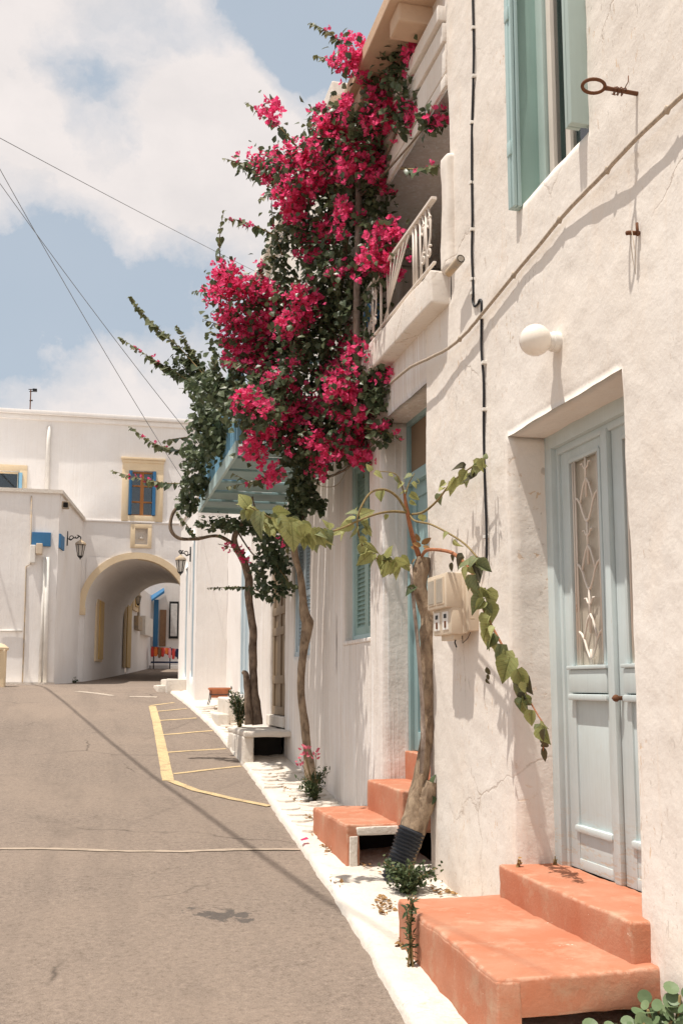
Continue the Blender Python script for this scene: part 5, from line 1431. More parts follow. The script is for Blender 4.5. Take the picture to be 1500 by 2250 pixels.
def shoot(tree, px_path, r0=.010, n=14, size=.10, tipfrac=.45, flowers=0, mats=(None, None), twig='twig', spread=1.0, nfl=0):
    """arching shoot through (px, py, Y) points with separate leaves and flowers along it"""
    P = [onY(a, b, y) for a, b, y in px_path]
    S = [Vector(p) for p in spline([list(p) for p in P], 8)]
    rad = [max(.0025, r0*(1 - .85*k/(len(S)-1))) for k in range(len(S))]
    br = MB().tube(S, rad, 5).build('branch', M[twig], tree, smooth=True)
    n = int(n*1.6); bl, blt = mats[0] or BL, mats[1] or BLT
    for k in range(n):
        f_ = 0.12 + .88*(k + rnd.uniform(-.3, .3))/max(1, n-1); f_ = min(.999, max(.05, f_)); x = f_*(len(S)-1); i = int(x)
        p = S[i].lerp(S[min(i+1, len(S)-1)], x-i); tg = (S[min(i+2, len(S)-1)] - S[max(i-1, 0)]).normalized()
        side = tg.cross(Vector((0, 0, 1))); side = side.normalized()*(1 if k % 2 else -1)*spread
        d = tg*rnd.uniform(.15, .6) + side*rnd.uniform(.3, 1) + Vector((0, 0, rnd.uniform(-1.0, -.1))) + Vector((rnd.uniform(-.3, .3), rnd.uniform(-.3, .3), 0))
        nr = Vector((rnd.uniform(-.9, .2), rnd.uniform(-1.4, -.1), .8))
        s_ = size*rnd.uniform(.7, 1.15)*(1.0 - .55*max(0, f_-.55)/.45)
        place('leaf', blt if f_ > 1-tipfrac else bl, leaf_M(p, d, nr, s_), tree)
    for k in range(nfl):
        f_ = flowers + (1-flowers)*rnd.random()*.75; x = f_*(len(S)-1); i = int(x)
        p = S[i] + Vector((rnd.gauss(0, .03), rnd.gauss(0, .03), rnd.gauss(0, .03)))
        place('flower', fm_, leaf_M(p, Vector((rnd.gauss(0, 1), rnd.gauss(0, 1), rnd.gauss(0, 1))), Vector((-.7, -.7, .4)) + Vector((rnd.gauss(0, .5), rnd.gauss(0, .5), rnd.gauss(0, .5))), rnd.uniform(.035, .05)), tree)
    return br

def trunk(pts, seg=12, lumps=.10, seed=0.0, n=6):
    """pts: (px, py, Y, radius_m); knobbly bark surface"""
    Q = [list(onY(a, b, y)) + [r_] for a, b, y, r_ in pts]
    S = spline(Q, n)
    mb = MB(); i0 = 0
    mb.tube([Vector(q[:3]) for q in S], [q[3] for q in S], seg)
    k = 0
    for i, q in enumerate(S):
        c = Vector(q[:3])
        for j in range(seg):
            v = mb.v[i*seg+j]; d = v - c
            mb.v[i*seg+j] = c + d*(1 + lumps*2*fbm(v.x*9, v.y*9, v.z*5+seed, 3))
    return mb

# ---- main bougainvillea ------------------------------------------------------------
base = onG(688, 1748); 
tB = thing('bougainvillea_tree', (base.x, base.y, g(base.y)+.05), 'tall bougainvillea covered in magenta flowers climbing past the balconies', 'tree')
YB_ = base.y
mb = trunk([(688, 1752, YB_, .060), (680, 1690, YB_, .054), (670, 1600, YB_, .047), (661, 1500, YB_, .040), (668, 1420, YB_, .050), (676, 1372, YB_, .058), (668, 1345, YB_, .050), (660, 1270, YB_, .036), (646, 1200, YB_-.05, .037),
            (660, 1130, YB_-.2, .046), (680, 1060, YB_-.4, .046), (692, 960, YB_-.8, .045), (715, 820, YB_-1.1, .04), (745, 640, YB_-1.4, .036), (775, 420, YB_-1.8, .03), (820, 200, YB_-2.3, .02)], seed=2.0, lumps=.14)
mb.build('trunk', M['bark'], tB, smooth=True)
LB = [(868, 140, 42, 55, 7.75, .25, 160), (905, 190, 35, 50, 7.6, .2, 120), (820, 235, 85, 75, 8.3, .35, 700), (905, 260, 40, 40, 7.7, .2, 170), (948, 262, 34, 34, 7.25, .15, 90), (850, 880, 46, 48, 8.5, .25, 260), (835, 960, 26, 22, 8.6, .15, 50), (755, 300, 85, 60, 8.8, .4, 600), (690, 372, 115, 55, 9.3, .45, 800), (800, 385, 80, 75, 8.7, .4, 700),
      (590, 372, 60, 22, 9.9, .3, 160), (700, 470, 90, 75, 9.4, .45, 800), (795, 500, 60, 100, 8.8, .4, 700), (655, 560, 75, 65, 9.7, .4, 620), (765, 600, 90, 80, 9.1, .45, 1000), (840, 550, 52, 60, 8.3, .3, 420),
      (700, 690, 115, 75, 9.5, .55, 1500), (800, 690, 50, 65, 8.8, .35, 560), (585, 680, 105, 75, 9.9, .45, 900), (555, 765, 85, 60, 10.1, .45, 700), (690, 795, 100, 80, 9.6, .5, 1300), (790, 845, 90, 75, 9.0, .45, 1000), (850, 800, 40, 40, 8.5, .25, 200),
      (640, 895, 105, 75, 9.8, .5, 1150), (735, 950, 90, 65, 9.3, .45, 900), (612, 945, 72, 42, 9.6, .35, 460), (680, 1000, 80, 36, 9.7, .35, 420), (662, 1050, 34, 34, 9.9, .25, 180), (662, 1090, 30, 60, 10.1, .22, 380), (655, 1150, 32, 34, 10.2, .2, 260), (702, 1112, 13, 24, 10.0, .1, 60), (565, 900, 60, 60, 8.9, .3, 420), (600, 850, 50, 40, 9.3, .3, 260)]
_Cn = np.array(CR).T
def clear_post(p):
    v = (p - np.array(EYE)) @ _Cn.T
    px = 750 + F*v[:, 0]/-v[:, 2]; py = 1125 + SHIFT - F*v[:, 1]/-v[:, 2]
    gap = ((py > 188) & (py < 250)) | ((py > 395) & (py < 470)) | ((py > 495) & (py < 560)) | ((py > 615) & (py < 735))
    return ~((np.abs(px - 784) < 13) & gap & (p[:, 1] < 8.95))
def airy(p, k, lim, off=0.0):
    return np.array([noise.noise(Vector((q[0]*k + off, q[1]*k, q[2]*k))) for q in p]) > lim
vs_, fs = [], []
for b in LB:
    n = int(b[6]*1.15); p = in_blob(b[:6], n, .8); p = p[clear_post(p) & airy(p, 3.2, -.17)]; n = len(p)
    d = rand_dirs(n) - UP*.45 + np.array([-.15, -.2, 0]); nr = rand_dirs(n)*.75 + UP*.7 + np.array([-.45, -.4, 0])
    scatter(vs_, fs, LEAF_T, p, d, nr, npr.uniform(.05, .088, n))
cr = np_mesh('crown', vs_, fs, M['leaf'], tB); stuff(cr)
mb = MB()
rootp = [onY(680, 1060, YB_-.4), onY(700, 920, YB_-.9), onY(735, 700, YB_-1.3), onY(770, 450, YB_-1.75)]
for b in LB:
    c = onY(b[0], b[1], b[4]); r0 = min(rootp, key=lambda q: (q-c).length + (3 if q.z > c.z+.4 else 0))
    mid = r0.lerp(c, .5) + Vector((rnd.uniform(-.1, .1), rnd.uniform(-.1, .1), -.08))
    mb.tube([Vector(q) for q in spline([list(r0), list(mid), list(c)], 4)], [.016, .015, .014, .013, .012, .010, .008, .006, .004], 5)
mb.build('branches', M['bark_dark'], tB, smooth=True)
FB = [(962, 258, 20, 20), (875, 835, 22, 18), (905, 830, 10, 10), (820, 930, 22, 26), (835, 175, 38, 32), (870, 230, 46, 42), (842, 205, 40, 30), (860, 262, 58, 36), (760, 285, 62, 46), (830, 312, 74, 46), (905, 255, 22, 30), (775, 330, 60, 36), (720, 285, 36, 30), (765, 210, 22, 25), (755, 235, 25, 20), (660, 348, 60, 30), (585, 362, 48, 20), (690, 402, 72, 28), (640, 436, 42, 36), (610, 385, 40, 25), (740, 370, 50, 36),
      (850, 390, 40, 40), (800, 375, 55, 45), (670, 520, 55, 26), (720, 500, 30, 22), (770, 470, 40, 34), (755, 500, 28, 20), (855, 515, 46, 34), (830, 568, 52, 36), (860, 600, 26, 26), (800, 590, 30, 28), (770, 135, 34, 40), (780, 90, 18, 16), (600, 250, 18, 22), (655, 470, 28, 30), (690, 560, 30, 18), (905, 130, 14, 30), (740, 600, 26, 20),
      (520, 632, 52, 34), (565, 645, 55, 40), (500, 605, 30, 22), (470, 650, 26, 20), (610, 680, 52, 36), (655, 645, 34, 24), (560, 730, 62, 44), (505, 690, 34, 26), (620, 765, 62, 38), (665, 690, 40, 24), (575, 800, 55, 32), (520, 760, 30, 24), (640, 720, 44, 26), (655, 800, 24, 20), (700, 655, 22, 16), (500, 795, 26, 14),
      (770, 765, 48, 32), (745, 812, 42, 34), (785, 800, 46, 36), (735, 850, 34, 30), (800, 760, 28, 24), (865, 825, 32, 22), (770, 860, 30, 20), (830, 850, 16, 12), (560, 890, 46, 28), (525, 880, 24, 16), (645, 880, 50, 34), (600, 930, 56, 36), (575, 945, 36, 24), (690, 915, 34, 36), (725, 900, 46, 34), (715, 955, 46, 40), (740, 990, 40, 22), (700, 1000, 24, 26), (790, 905, 20, 20), (775, 975, 40, 30), (800, 1005, 32, 20), (760, 930, 24, 20), (545, 985, 30, 22), (600, 1045, 30, 24), (580, 1000, 30, 16), (620, 985, 30, 22), (705, 1035, 18, 22), (655, 940, 34, 26), (625, 840, 40, 20), (840, 940, 14, 10)]
def blobY(px, py):
    best = None
    for b in LB:
        dd = ((px-b[0])/b[2])**2 + ((py-b[1])/b[3])**2
        if best is None or dd < best[0]: best = (dd, b)
    return best[1]
allp, alld, alln, alls = [], [], [], []
for fx, fy, rx, ry in FB:
    b = blobY(fx, fy); n = int(rx*ry*math.pi/33)
    c = b[4] - b[5]*.62
    p = in_blob((fx, fy, rx*1.32, ry*1.32, c, .30), n, .5)
    # pull into small bunches
    m_ = max(3, n//7); cen = p[:m_]; who = npr.integers(0, m_, n); p = p*.60 + cen[who]*.40 + npr.normal(size=(n, 3))*.026
    d = rand_dirs(n); nr = rand_dirs(n)*.75 + np.array([-.55, -.6, .35])
    allp.append(p); alld.append(d); alln.append(nr); alls.append(npr.uniform(.036, .056, n))
p, d, nr, s_ = map(np.concatenate, (allp, alld, alln, alls))
keep = clear_post(p) & airy(p, 3.6, -.16, 4.0); p, d, nr, s_ = p[keep], d[keep], nr[keep], s_[keep]
lv_ = p[npr.random(len(p)) < .30] + npr.normal(size=(1, 3))*.01
lv_ = lv_ + npr.normal(size=lv_.shape)*.045 + np.array([-.03, -.05, 0]); n = len(lv_)
vs_, fs = [], []; scatter(vs_, fs, LEAF_T, lv_, rand_dirs(n) - UP*.4, rand_dirs(n)*.7 + UP*.6 + np.array([-.45, -.45, 0]), npr.uniform(.045, .08, n))
stuff(np_mesh('outer_leaves', vs_, fs, M['leaf'], tB))
dist = np.linalg.norm(p - np.array(EYE), axis=1) - 9*s_
order = np.argsort(dist); near = order[:290]; rest = order[290:]
for i in near: place('flower', fm_, leaf_M(p[i], d[i], nr[i], float(s_[i])), tB)
vs_, fs = [], []; scatter(vs_, fs, FLOWER_T, p[rest], d[rest], nr[rest], s_[rest])
fl_ = np_mesh('flower_mass', vs_, fs, M['flower'], tB); stuff(fl_)
vs_, fs = [], []
i = rest[npr.random(len(rest)) < .55]
scatter(vs_, fs, (np.array([(.06, 0, .32), (-.04, .06, .32), (-.04, -.06, .32), (0, 0, .45)]), [(0, 1, 3), (1, 2, 3), (2, 0, 3)]), p[i], d[i], nr[i], s_[i]*.9)
stuff(np_mesh('flower_hearts', vs_, fs, M['flower_heart'], tB))
for path, kw in (([(540, 650, 9.7), (500, 600, 9.7), (478, 565, 9.7)], dict(n=8, flowers=.2, nfl=10)), ([(560, 740, 9.7), (505, 745, 9.7), (462, 728, 9.7)], dict(n=8, flowers=.1, nfl=12)), ([(575, 830, 9.5), (530, 800, 9.5), (478, 792, 9.5)], dict(n=8, flowers=.1, nfl=10)), ([(640, 430, 9.5), (600, 420, 9.5), (570, 440, 9.5)], dict(n=7, flowers=.2, nfl=6)), ([(600, 640, 9.6), (570, 590, 9.6), (600, 560, 9.6)], dict(n=7, flowers=.2, nfl=6)), ([(850, 830, 8.5), (880, 815, 8.3), (898, 820, 8.2)], dict(n=4, flowers=.2, nfl=9)), ([(800, 165, 8.3), (740, 85, 8.35), (682, 50, 8.4)], dict(n=15, flowers=.1, nfl=10)), ([(790, 190, 8.4), (740, 140, 8.45), (692, 122, 8.5)], dict(n=10, flowers=.1, nfl=12)),
                 ([(650, 320, 9.4), (600, 265, 9.5), (540, 225, 9.6)], dict(n=12, flowers=.15, nfl=16)), ([(600, 375, 9.8), (545, 362, 9.9), (492, 348, 9.9)], dict(n=12, flowers=.1, nfl=9)),
                 ([(495, 625, 9.9), (482, 540, 9.9), (492, 462, 9.9)], dict(n=12, nfl=0)), ([(610, 520, 9.6), (545, 490, 9.7), (497, 480, 9.7)], dict(n=12, flowers=.4, nfl=5)),
                 ([(520, 630, 9.9), (465, 640, 9.9), (424, 640, 9.9)], dict(n=8, flowers=.0, nfl=5)), ([(540, 720, 9.9), (490, 715, 9.9), (446, 702, 9.9)], dict(n=8, flowers=.1, nfl=8)),
                 ([(880, 370, 7.9), (930, 372, 7.3), (962, 362, 7.1)], dict(n=8, flowers=.4, nfl=3)), ([(915, 245, 7.7), (950, 250, 7.35), (985, 262, 7.15)], dict(n=8, flowers=.3, nfl=8)),
                 ([(800, 940, 8.7), (845, 950, 8.5), (880, 960, 8.4)], dict(n=4, flowers=.85, nfl=4)), ([(730, 240, 8.8), (700, 235, 8.9), (678, 243, 8.9)], dict(n=6, flowers=.2, nfl=5)),
                 ([(620, 560, 9.6), (600, 490, 9.7), (596, 405, 9.7)], dict(n=7, nfl=1)), ([(860, 160, 7.9), (868, 110, 7.8), (872, 66, 7.75)], dict(n=10, nfl=2)), ([(900, 180, 7.6), (908, 130, 7.55), (915, 85, 7.5)], dict(n=8, nfl=8)),
                 ([(640, 1010, 9.8), (580, 1050, 9.9), (500, 1070, 10.1)], dict(n=9, nfl=2)), ([(600, 1030, 9.9), (560, 1060, 10), (510, 1040, 10.2)], dict(n=8, nfl=0))):
    shoot(tB, path, **kw)
mb = MB(); mb.tube([Vector(q) for q in spline([list(onY(a, b, 9.7)) for a, b in ((690, 1010), (684, 1050), (705, 1068), (740, 1066), (762, 1030), (765, 1010))], 5)], .004, 5)
mb.tube([Vector(q) for q in spline([list(onY(a, b, 9.7)) for a, b in ((700, 1062), (730, 1045), (760, 1022))], 5)], .004, 5); mb.build('tie_wire', M['wire'], tB, smooth=True)

# ---- second bougainvillea by the stone platform --------------------------------------
yC = 13.75
bC = onY(561, 1590, yC)
tC = thing('bougainvillea_tree', (bC.x, yC, 1.0), 'leafy bougainvillea with a forked bare trunk on the white stone platform', 'tree')
mb = trunk([(566, 1592, yC, .075), (562, 1550, yC, .062), (557, 1500, yC, .055), (556, 1440, yC, .058), (556, 1380, yC, .055), (548, 1320, yC, .055), (546, 1275, yC, .058), (536, 1235, yC-.1, .05), (516, 1195, yC-.2, .045), (520, 1165, yC-.3, .038), (540, 1130, yC-.5, .032), (545, 1020, yC-1, .03), (520, 900, yC-1.5, .025)], seed=5.0)
mb.build('trunk', M['bark_dark'], tC, smooth=True)
mb = trunk([(548, 1592, yC-.02, .06), (545, 1540, yC-.02, .05), (542, 1500, yC-.02, .045), (540, 1482, yC-.02, .04), (532, 1476, yC-.02, .02)], seed=6.0)
mb.build('stem', M['bark_dark'], tC, smooth=True)
mb = trunk([(518, 1200, yC-.2, .03), (480, 1178, yC-.3, .024), (430, 1184, yC-.35, .022), (392, 1182, yC-.4, .024), (375, 1160, yC-.4, .024), (382, 1125, yC-.4, .022), (410, 1095, yC-.4, .020), (440, 1050, yC-.5, .018), (455, 980, yC-.7, .016)], seed=7.0)
mb.build('limb', M['bark_dark'], tC, smooth=True)
LC = [(505, 850, 85, 46, 10.1, .35, 520), (470, 925, 52, 70, 11.2, .35, 560), (535, 905, 50, 70, 9.5, .3, 420), (442, 1000, 38, 52, 12.3, .35, 380), (432, 1058, 34, 38, 12.7, .3, 280), (415, 1100, 26, 26, 13.1, .2, 130), (405, 805, 48, 26, 12.4, .3, 220), (440, 840, 44, 30, 12.2, .3, 260), (462, 965, 34, 45, 11.4, .25, 260),
      (600, 1190, 42, 60, 12.4, .3, 330), (592, 1250, 40, 50, 12.6, .3, 260), (602, 1296, 42, 26, 12.6, .2, 130), (550, 1150, 70, 20, 12.9, .3, 260), (470, 1150, 40, 18, 13.3, .2, 90)]
vs_, fs = [], []
for b in LC:
    n = int(b[6]*1.35); p_ = in_blob(b[:6], n, .7); p_ = p_[airy(p_, 3.2, -.14, 9.0)]; n = len(p_)
    d_ = rand_dirs(n) - UP*.5 + np.array([-.15, -.2, 0]); n_ = rand_dirs(n)*.7 + UP*.7 + np.array([-.4, -.45, 0])
    scatter(vs_, fs, LEAF_T, p_, d_, n_, npr.uniform(.055, .10, n))
stuff(np_mesh('crown', vs_, fs, M['leaf'], tC))
mb = MB()
for b in LC:
    c = onY(b[0], b[1], b[4]); r0 = min([onY(520, 1165, yC-.3), onY(545, 1020, yC-1), onY(530, 920, yC-1.4), onY(440, 1050, yC-.5), onY(548, 1290, yC)], key=lambda q: (q-c).length)
    mid = r0.lerp(c, .5) + Vector((rnd.uniform(-.1, .1), rnd.uniform(-.1, .1), -.05)); mb.tube([Vector(q) for q in spline([list(r0), list(mid), list(c)], 4)], [.014, .013, .012, .011, .010, .009, .007, .005, .004], 5)
mb.build('branches', M['bark_dark'], tC, smooth=True)
for path, kw in (([(470, 850, 12.0), (400, 770, 12.3), (330, 705, 12.5), (285, 652, 12.6)], dict(n=40, size=.125, nfl=1)), ([(460, 865, 12.1), (380, 815, 12.4), (330, 785, 12.5), (264, 742, 12.6)], dict(n=34, size=.12, flowers=.5, nfl=5)),
                 ([(450, 820, 12.2), (420, 770, 12.3), (388, 715, 12.4)], dict(n=24, size=.12, nfl=1)), ([(460, 1000, 12.4), (395, 990, 12.7), (340, 975, 12.8), (287, 938, 12.9)], dict(n=22, size=.125, flowers=.5, nfl=4)),
                 ([(440, 1060, 12.9), (370, 1062, 13.0), (310, 1052, 13.1), (245, 1034, 13.1)], dict(n=22, size=.125, flowers=.45, nfl=9)), ([(475, 830, 11.9), (472, 790, 11.9), (470, 770, 11.9)], dict(n=10, size=.12, nfl=0)),
                 ([(560, 1290, 13.2), (510, 1290, 13.2), (456, 1292, 13.2)], dict(n=18, size=.075, nfl=0)), ([(540, 1215, 13.2), (515, 1205, 13.2), (480, 1195, 13.2)], dict(n=8, size=.07, flowers=.1, nfl=12)), ([(545, 1235, 13.1), (530, 1220, 13.1), (525, 1210, 13.1)], dict(n=3, size=.06, flowers=.0, nfl=12)),
                 ([(600, 1230, 12.4), (635, 1280, 12.3), (650, 1290, 12.3)], dict(n=9, size=.1, nfl=0)), ([(625, 1180, 11.6), (630, 1200, 11.6), (632, 1225, 11.6)], dict(n=3, size=.07, flowers=.0, nfl=8)),
                 ([(430, 1180, 13.3), (400, 1140, 13.3), (388, 1125, 13.3)], dict(n=9, size=.09, nfl=0)), ([(420, 960, 12.5), (380, 965, 12.6), (360, 970, 12.7)], dict(n=6, size=.09, nfl=0))):
    shoot(tC, path, tipfrac=.6, **kw)

# ---- cut tree in its black sleeve, with pale new shoots -------------------------------
b0 = onG(880, 1925); yA = 7.35
tA = thing('pollarded_tree', (onY(884, 1925, yA).x, yA, g(yA)+.04), 'pollarded tree with a knobbly bare trunk and pale green new shoots', 'tree')
mb = trunk([(878, 1945, yA, .066), (893, 1870, yA, .080), (905, 1810, yA, .092), (916, 1745, yA, .070), (928, 1680, yA, .054), (937, 1600, yA, .048), (941, 1500, yA, .050), (940, 1440, yA, .058), (945, 1390, yA, .078), (943, 1350, yA, .072), (928, 1312, yA, .052), (920, 1285, yA, .052), (926, 1250, yA, .066), (928, 1225, yA, .050)], seg=16, seed=1.0, lumps=.13, n=8)
mb.build('trunk', M['bark'], tA, smooth=True)
mb = trunk([(905, 1835, yA-.01, .085), (928, 1780, yA-.04, .072), (942, 1745, yA-.06, .060), (950, 1718, yA-.07, .050)], seed=3.0, n=6)
mb.build('stump_fork', M['bark'], tA, smooth=True)
mb = MB(); mb.tube([onY(a, b, yA-.08) for a, b in ((902, 1240), (906, 1300), (916, 1400), (926, 1520), (930, 1620), (925, 1700))], [.009, .014, .014, .016, .018, .014], 7); mb.build('dead_stem', M['post_wood'], tA, smooth=True)
# sleeve
A_, B_ = onY(862, 1935, yA-.02), onY(905, 1822, yA-.02)
sl_ = []; rd = []
for k in range(61):
    f_ = k/60; sl_.append(A_.lerp(B_, f_)); rd.append(.083 + .014*f_ + (.007 if k % 4 in (1, 2) else -.004))
tag(MB().tube(sl_, rd, 20, False).build('tree_sleeve', M['pipe_black'], smooth=True, auto=60), 'black corrugated plastic pipe wrapped round the foot of the pollarded tree', 'pipe sleeve')
LP = leaf_mesh('leaf', M['leaf_light'], droop=.3, fold=.16); LW = leaf_mesh('leaf', M['leaf_wilt'], droop=.5, fold=.35, curl=.2); LD = leaf_mesh('leaf', M['leaf_dry'], heart=False); LK = leaf_mesh('leaf', M['leaf_dark'], False, .4, .5)
LG2 = leaf_mesh('leaf', M['weed'], droop=.3)
LP = [LP, leaf_mesh('leaf', M['leaf_light'], droop=.55, fold=.30), leaf_mesh('leaf', M['leaf_light'], droop=.1, fold=.05, curl=.25), leaf_mesh('leaf', M['leaf_wilt'], droop=.4, fold=.22)]
LW = [leaf_mesh('leaf', M['leaf_light'], droop=.3, fold=.4), LW, leaf_mesh('leaf', M['leaf_wilt'], droop=.15, fold=.55), leaf_mesh('leaf', M['leaf_wilt'], droop=.8, fold=.15, curl=.5), leaf_mesh('leaf', M['leaf_light'], droop=.5, fold=.45), leaf_mesh('leaf', M['leaf_dark'], droop=.6, fold=.5)]
def at_(a, b, y): return onY(a, b, y) if y > 3.5 else onX(a, b, y)      # y below 3.5 is a distance from the street axis instead
def stem(path, r0, r1, m='twig'):
    S = [Vector(q) for q in spline([list(at_(a, b, y)) for a, b, y in path], 7)]
    MB().tube(S, [r0 + (r1-r0)*k/(len(S)-1) for k in range(len(S))], 6).build('branch', M[m], tA, smooth=True); return S
def leaves_at(lst, me, Y, up=(-.5, -.7, .6)):
    """lst: (px, py, tip_dx, tip_dy, length_px)"""
    q_ = list(lst)
    for a, b, dx, dy, L in q_:
        p0 = at_(a, b, Y + rnd.uniform(-1, 1)*(.08 if Y > 3.5 else .025)); k = (p0-EYE).length/F
        d = (CR @ Vector((dx, -dy, rnd.uniform(-.25, .35)*math.hypot(dx, dy)))).normalized()
        nr = Vector(up) + Vector((rnd.gauss(0, .55), rnd.gauss(0, .55), rnd.gauss(0, .4)))
        d = (d + Vector((rnd.gauss(0, .22), rnd.gauss(0, .22), rnd.gauss(0, .22)))).normalized()
        w_ = rnd.uniform(.72, 1.05); s_ = L*k*rnd.uniform(.66, 1.05)
        if isinstance(me, list) and rnd.random() < .7 and L > 30: q_.append((a + rnd.uniform(-9, 9), b + rnd.uniform(-9, 9), dx*.8 + rnd.uniform(-16, 16), dy*.8 + rnd.uniform(-10, 10), min(29, L*.7)))
        m_ = me if not isinstance(me, list) else (rnd.choice(me) if rnd.random() < .6 else me[0])
        place('leaf', m_, leaf_M(p0, d, nr, 1.0) @ Matrix.Diagonal((s_*w_, s_, s_, 1)), tA)
stem([(920, 1222, yA), (905, 1175, yA-.02), (893, 1120, yA-.04), (888, 1085, yA-.05)], .022, .010, 'twig_red')
stem([(893, 1125, yA-.04), (872, 1092, yA-.06), (845, 1076, yA-.08), (815, 1082, yA-.1), (795, 1110, yA-.12), (785, 1140, yA-.12), (788, 1175, yA-.12), (800, 1205, yA-.12), (830, 1228, yA-.12), (870, 1235, yA-.12)], .011, .004)
stem([(892, 1126, yA-.04), (860, 1124, yA-.08), (825, 1130, yA-.12), (785, 1145, yA-.15), (735, 1166, yA-.2), (680, 1172, yA-.25), (620, 1150, yA-.3), (570, 1125, yA-.33), (530, 1104, yA-.35)], .011, .004)
stem([(905, 1130, yA-.03), (930, 1125, 2.30), (960, 1100, 2.33), (990, 1062, 2.36), (1030, 1030, 2.38), (1065, 1010, 2.40)], .010, .004)
stem([(890, 1095, yA-.04), (905, 1140, yA-.08), (945, 1152, 2.28), (985, 1172, 2.26), (1020, 1195, 2.25), (1048, 1225, 2.26)], .009, .006)
stem([(926, 1222, yA), (940, 1208, 2.30), (985, 1212, 2.27), (1010, 1228, 2.25), (1035, 1255, 2.25), (1050, 1300, 2.27), (1062, 1340, 2.30), (1085, 1385, 2.33), (1115, 1440, 2.36), (1145, 1490, 2.38), (1155, 1525, 2.39), (1180, 1570, 2.40), (1196, 1600, 2.40), (1192, 1650, 2.41)], .014, .003, 'twig_red')
stem([(888, 1090, yA-.05), (880, 1060, yA-.05), (865, 1040, yA-.05), (825, 1035, yA-.06)], .007, .003); stem([(890, 1090, yA-.05), (898, 1062, yA-.05), (910, 1040, yA-.05)], .006, .003)
pale = [(560, 1115, -38, -18, 42), (545, 1112, -25, -32, 36), (550, 1120, -10, 30, 40), (575, 1125, 5, 48, 58), (595, 1135, 10, 60, 66), (610, 1138, 30, 40, 55), (625, 1140, -18, 60, 62), (640, 1148, 5, 55, 62), (655, 1155, 30, 55, 68), (665, 1160, -15, 55, 58), (680, 1165, 15, 62, 70), (695, 1170, -10, 52, 54), (700, 1165, 35, 38, 56), (715, 1165, 10, 40, 46), (720, 1160, -5, -22, 28), (600, 1128, 35, -10, 45), (640, 1150, 45, 20, 52), (565, 1118, -30, 25, 36), (690, 1172, 40, 10, 46), (585, 1130, -20, 42, 48)]
leaves_at(pale, LP, yA-.3); leaves_at([(a + rnd.uniform(-14, 14), b + rnd.uniform(-8, 6), c*rnd.uniform(.5, 1.3) + rnd.uniform(-12, 12), d*rnd.uniform(.6, 1.2), e*.8) for a, b, c, d, e in pale[::2]], LP, yA-.34)
leaves_at([(785, 1130, -30, -12, 34), (790, 1135, 25, -20, 36), (780, 1140, -40, 12, 44), (775, 1150, -35, 22, 42), (792, 1150, 30, 10, 38), (785, 1155, -20, 30, 36), (800, 1160, 28, 16, 32), (780, 1128, 5, -16, 24), (765, 1160, -25, 16, 34), (750, 1165, -20, 8, 28), (795, 1142, 10, 24, 30),
           (815, 1035, -16, -10, 22), (822, 1038, 12, 8, 22), (862, 1042, -14, 4, 18), (868, 1048, 4, 20, 20), (905, 1045, -20, 0, 24), (905, 1060, 18, 12, 24), (900, 1085, 20, 8, 28), (900, 1100, 18, 18, 28), (885, 1060, -14, 12, 22), (910, 1070, 12, -16, 22), (836, 1078, -4, 26, 26), (850, 1130, -6, 18, 20), (928, 1130, -2, 22, 24), (915, 1050, 10, 22, 24), (895, 1080, -22, 6, 24)], LP, yA-.1)
leaves_at([(800, 1195, -8, 32, 38), (790, 1190, 30, 8, 32), (800, 1205, 38, 6, 38), (815, 1215, -36, 32, 54), (828, 1222, -22, 36, 46), (830, 1225, 4, 44, 50), (850, 1230, -20, 46, 54), (860, 1232, 8, 58, 62), (870, 1232, -6, 42, 48), (880, 1232, 16, 36, 44), (865, 1228, 36, 10, 44), (845, 1222, 30, -10, 36), (880, 1225, 20, 6, 28), (855, 1235, -4, 30, 36)], LP, yA-.12)
leaves_at([(966, 1085, -4, 26, 32), (978, 1060, -18, 14, 24), (990, 1060, 6, 34, 36), (1000, 1050, -16, 28, 34), (1010, 1045, 18, 34, 40), (1025, 1035, -14, 34, 40), (1035, 1028, 16, 36, 40), (1050, 1018, -10, 32, 36), (1060, 1010, 10, 34, 34), (1040, 1022, 28, -6, 30), (1020, 1030, -26, -6, 28), (1065, 1008, 4, -14, 18), (975, 1075, -20, 4, 24), (1005, 1055, 24, 12, 28)], LW, 2.38)
hb = [(985, 1172, -16, 14, 26), (1000, 1185, 12, 24, 30), (1015, 1200, -22, 20, 32), (1020, 1225, -30, 30, 36), (1035, 1235, 20, 34, 48), (1040, 1225, -28, 10, 42), (1045, 1240, 24, 20, 46), (1030, 1250, -20, 42, 46), (1045, 1262, 24, 46, 56), (1048, 1280, -12, 52, 56), (1055, 1290, 34, 22, 54), (1060, 1300, 10, 56, 62), (1062, 1315, -28, 50, 56), (1066, 1330, 30, 40, 58), (1070, 1345, -6, 56, 56), (1075, 1355, 38, 28, 60), (1078, 1370, -22, 54, 56), (1085, 1385, 12, 56, 58), (1090, 1395, -28, 46, 50), (1095, 1405, 10, 58, 60), (1100, 1415, -26, 60, 64), (1110, 1430, -4, 54, 58), (1120, 1445, -10, 56, 58), (1122, 1450, 12, 52, 50), (1135, 1470, 4, 48, 48), (1140, 1485, 22, 40, 48), (1150, 1500, -16, 44, 46), (1152, 1520, 12, 40, 42), (1150, 1530, -10, 44, 44), (1158, 1545, 8, 44, 44), (1168, 1560, -4, 40, 42), (1185, 1590, -10, 38, 38), (1190, 1598, 8, 40, 40)]
for q in hb:
    if rnd.random() < .15: continue
    leaves_at([q], LW, 2.24 + .16*min(1, max(0, (q[0]-1030)/160.)), (-.7, -.6, .3))
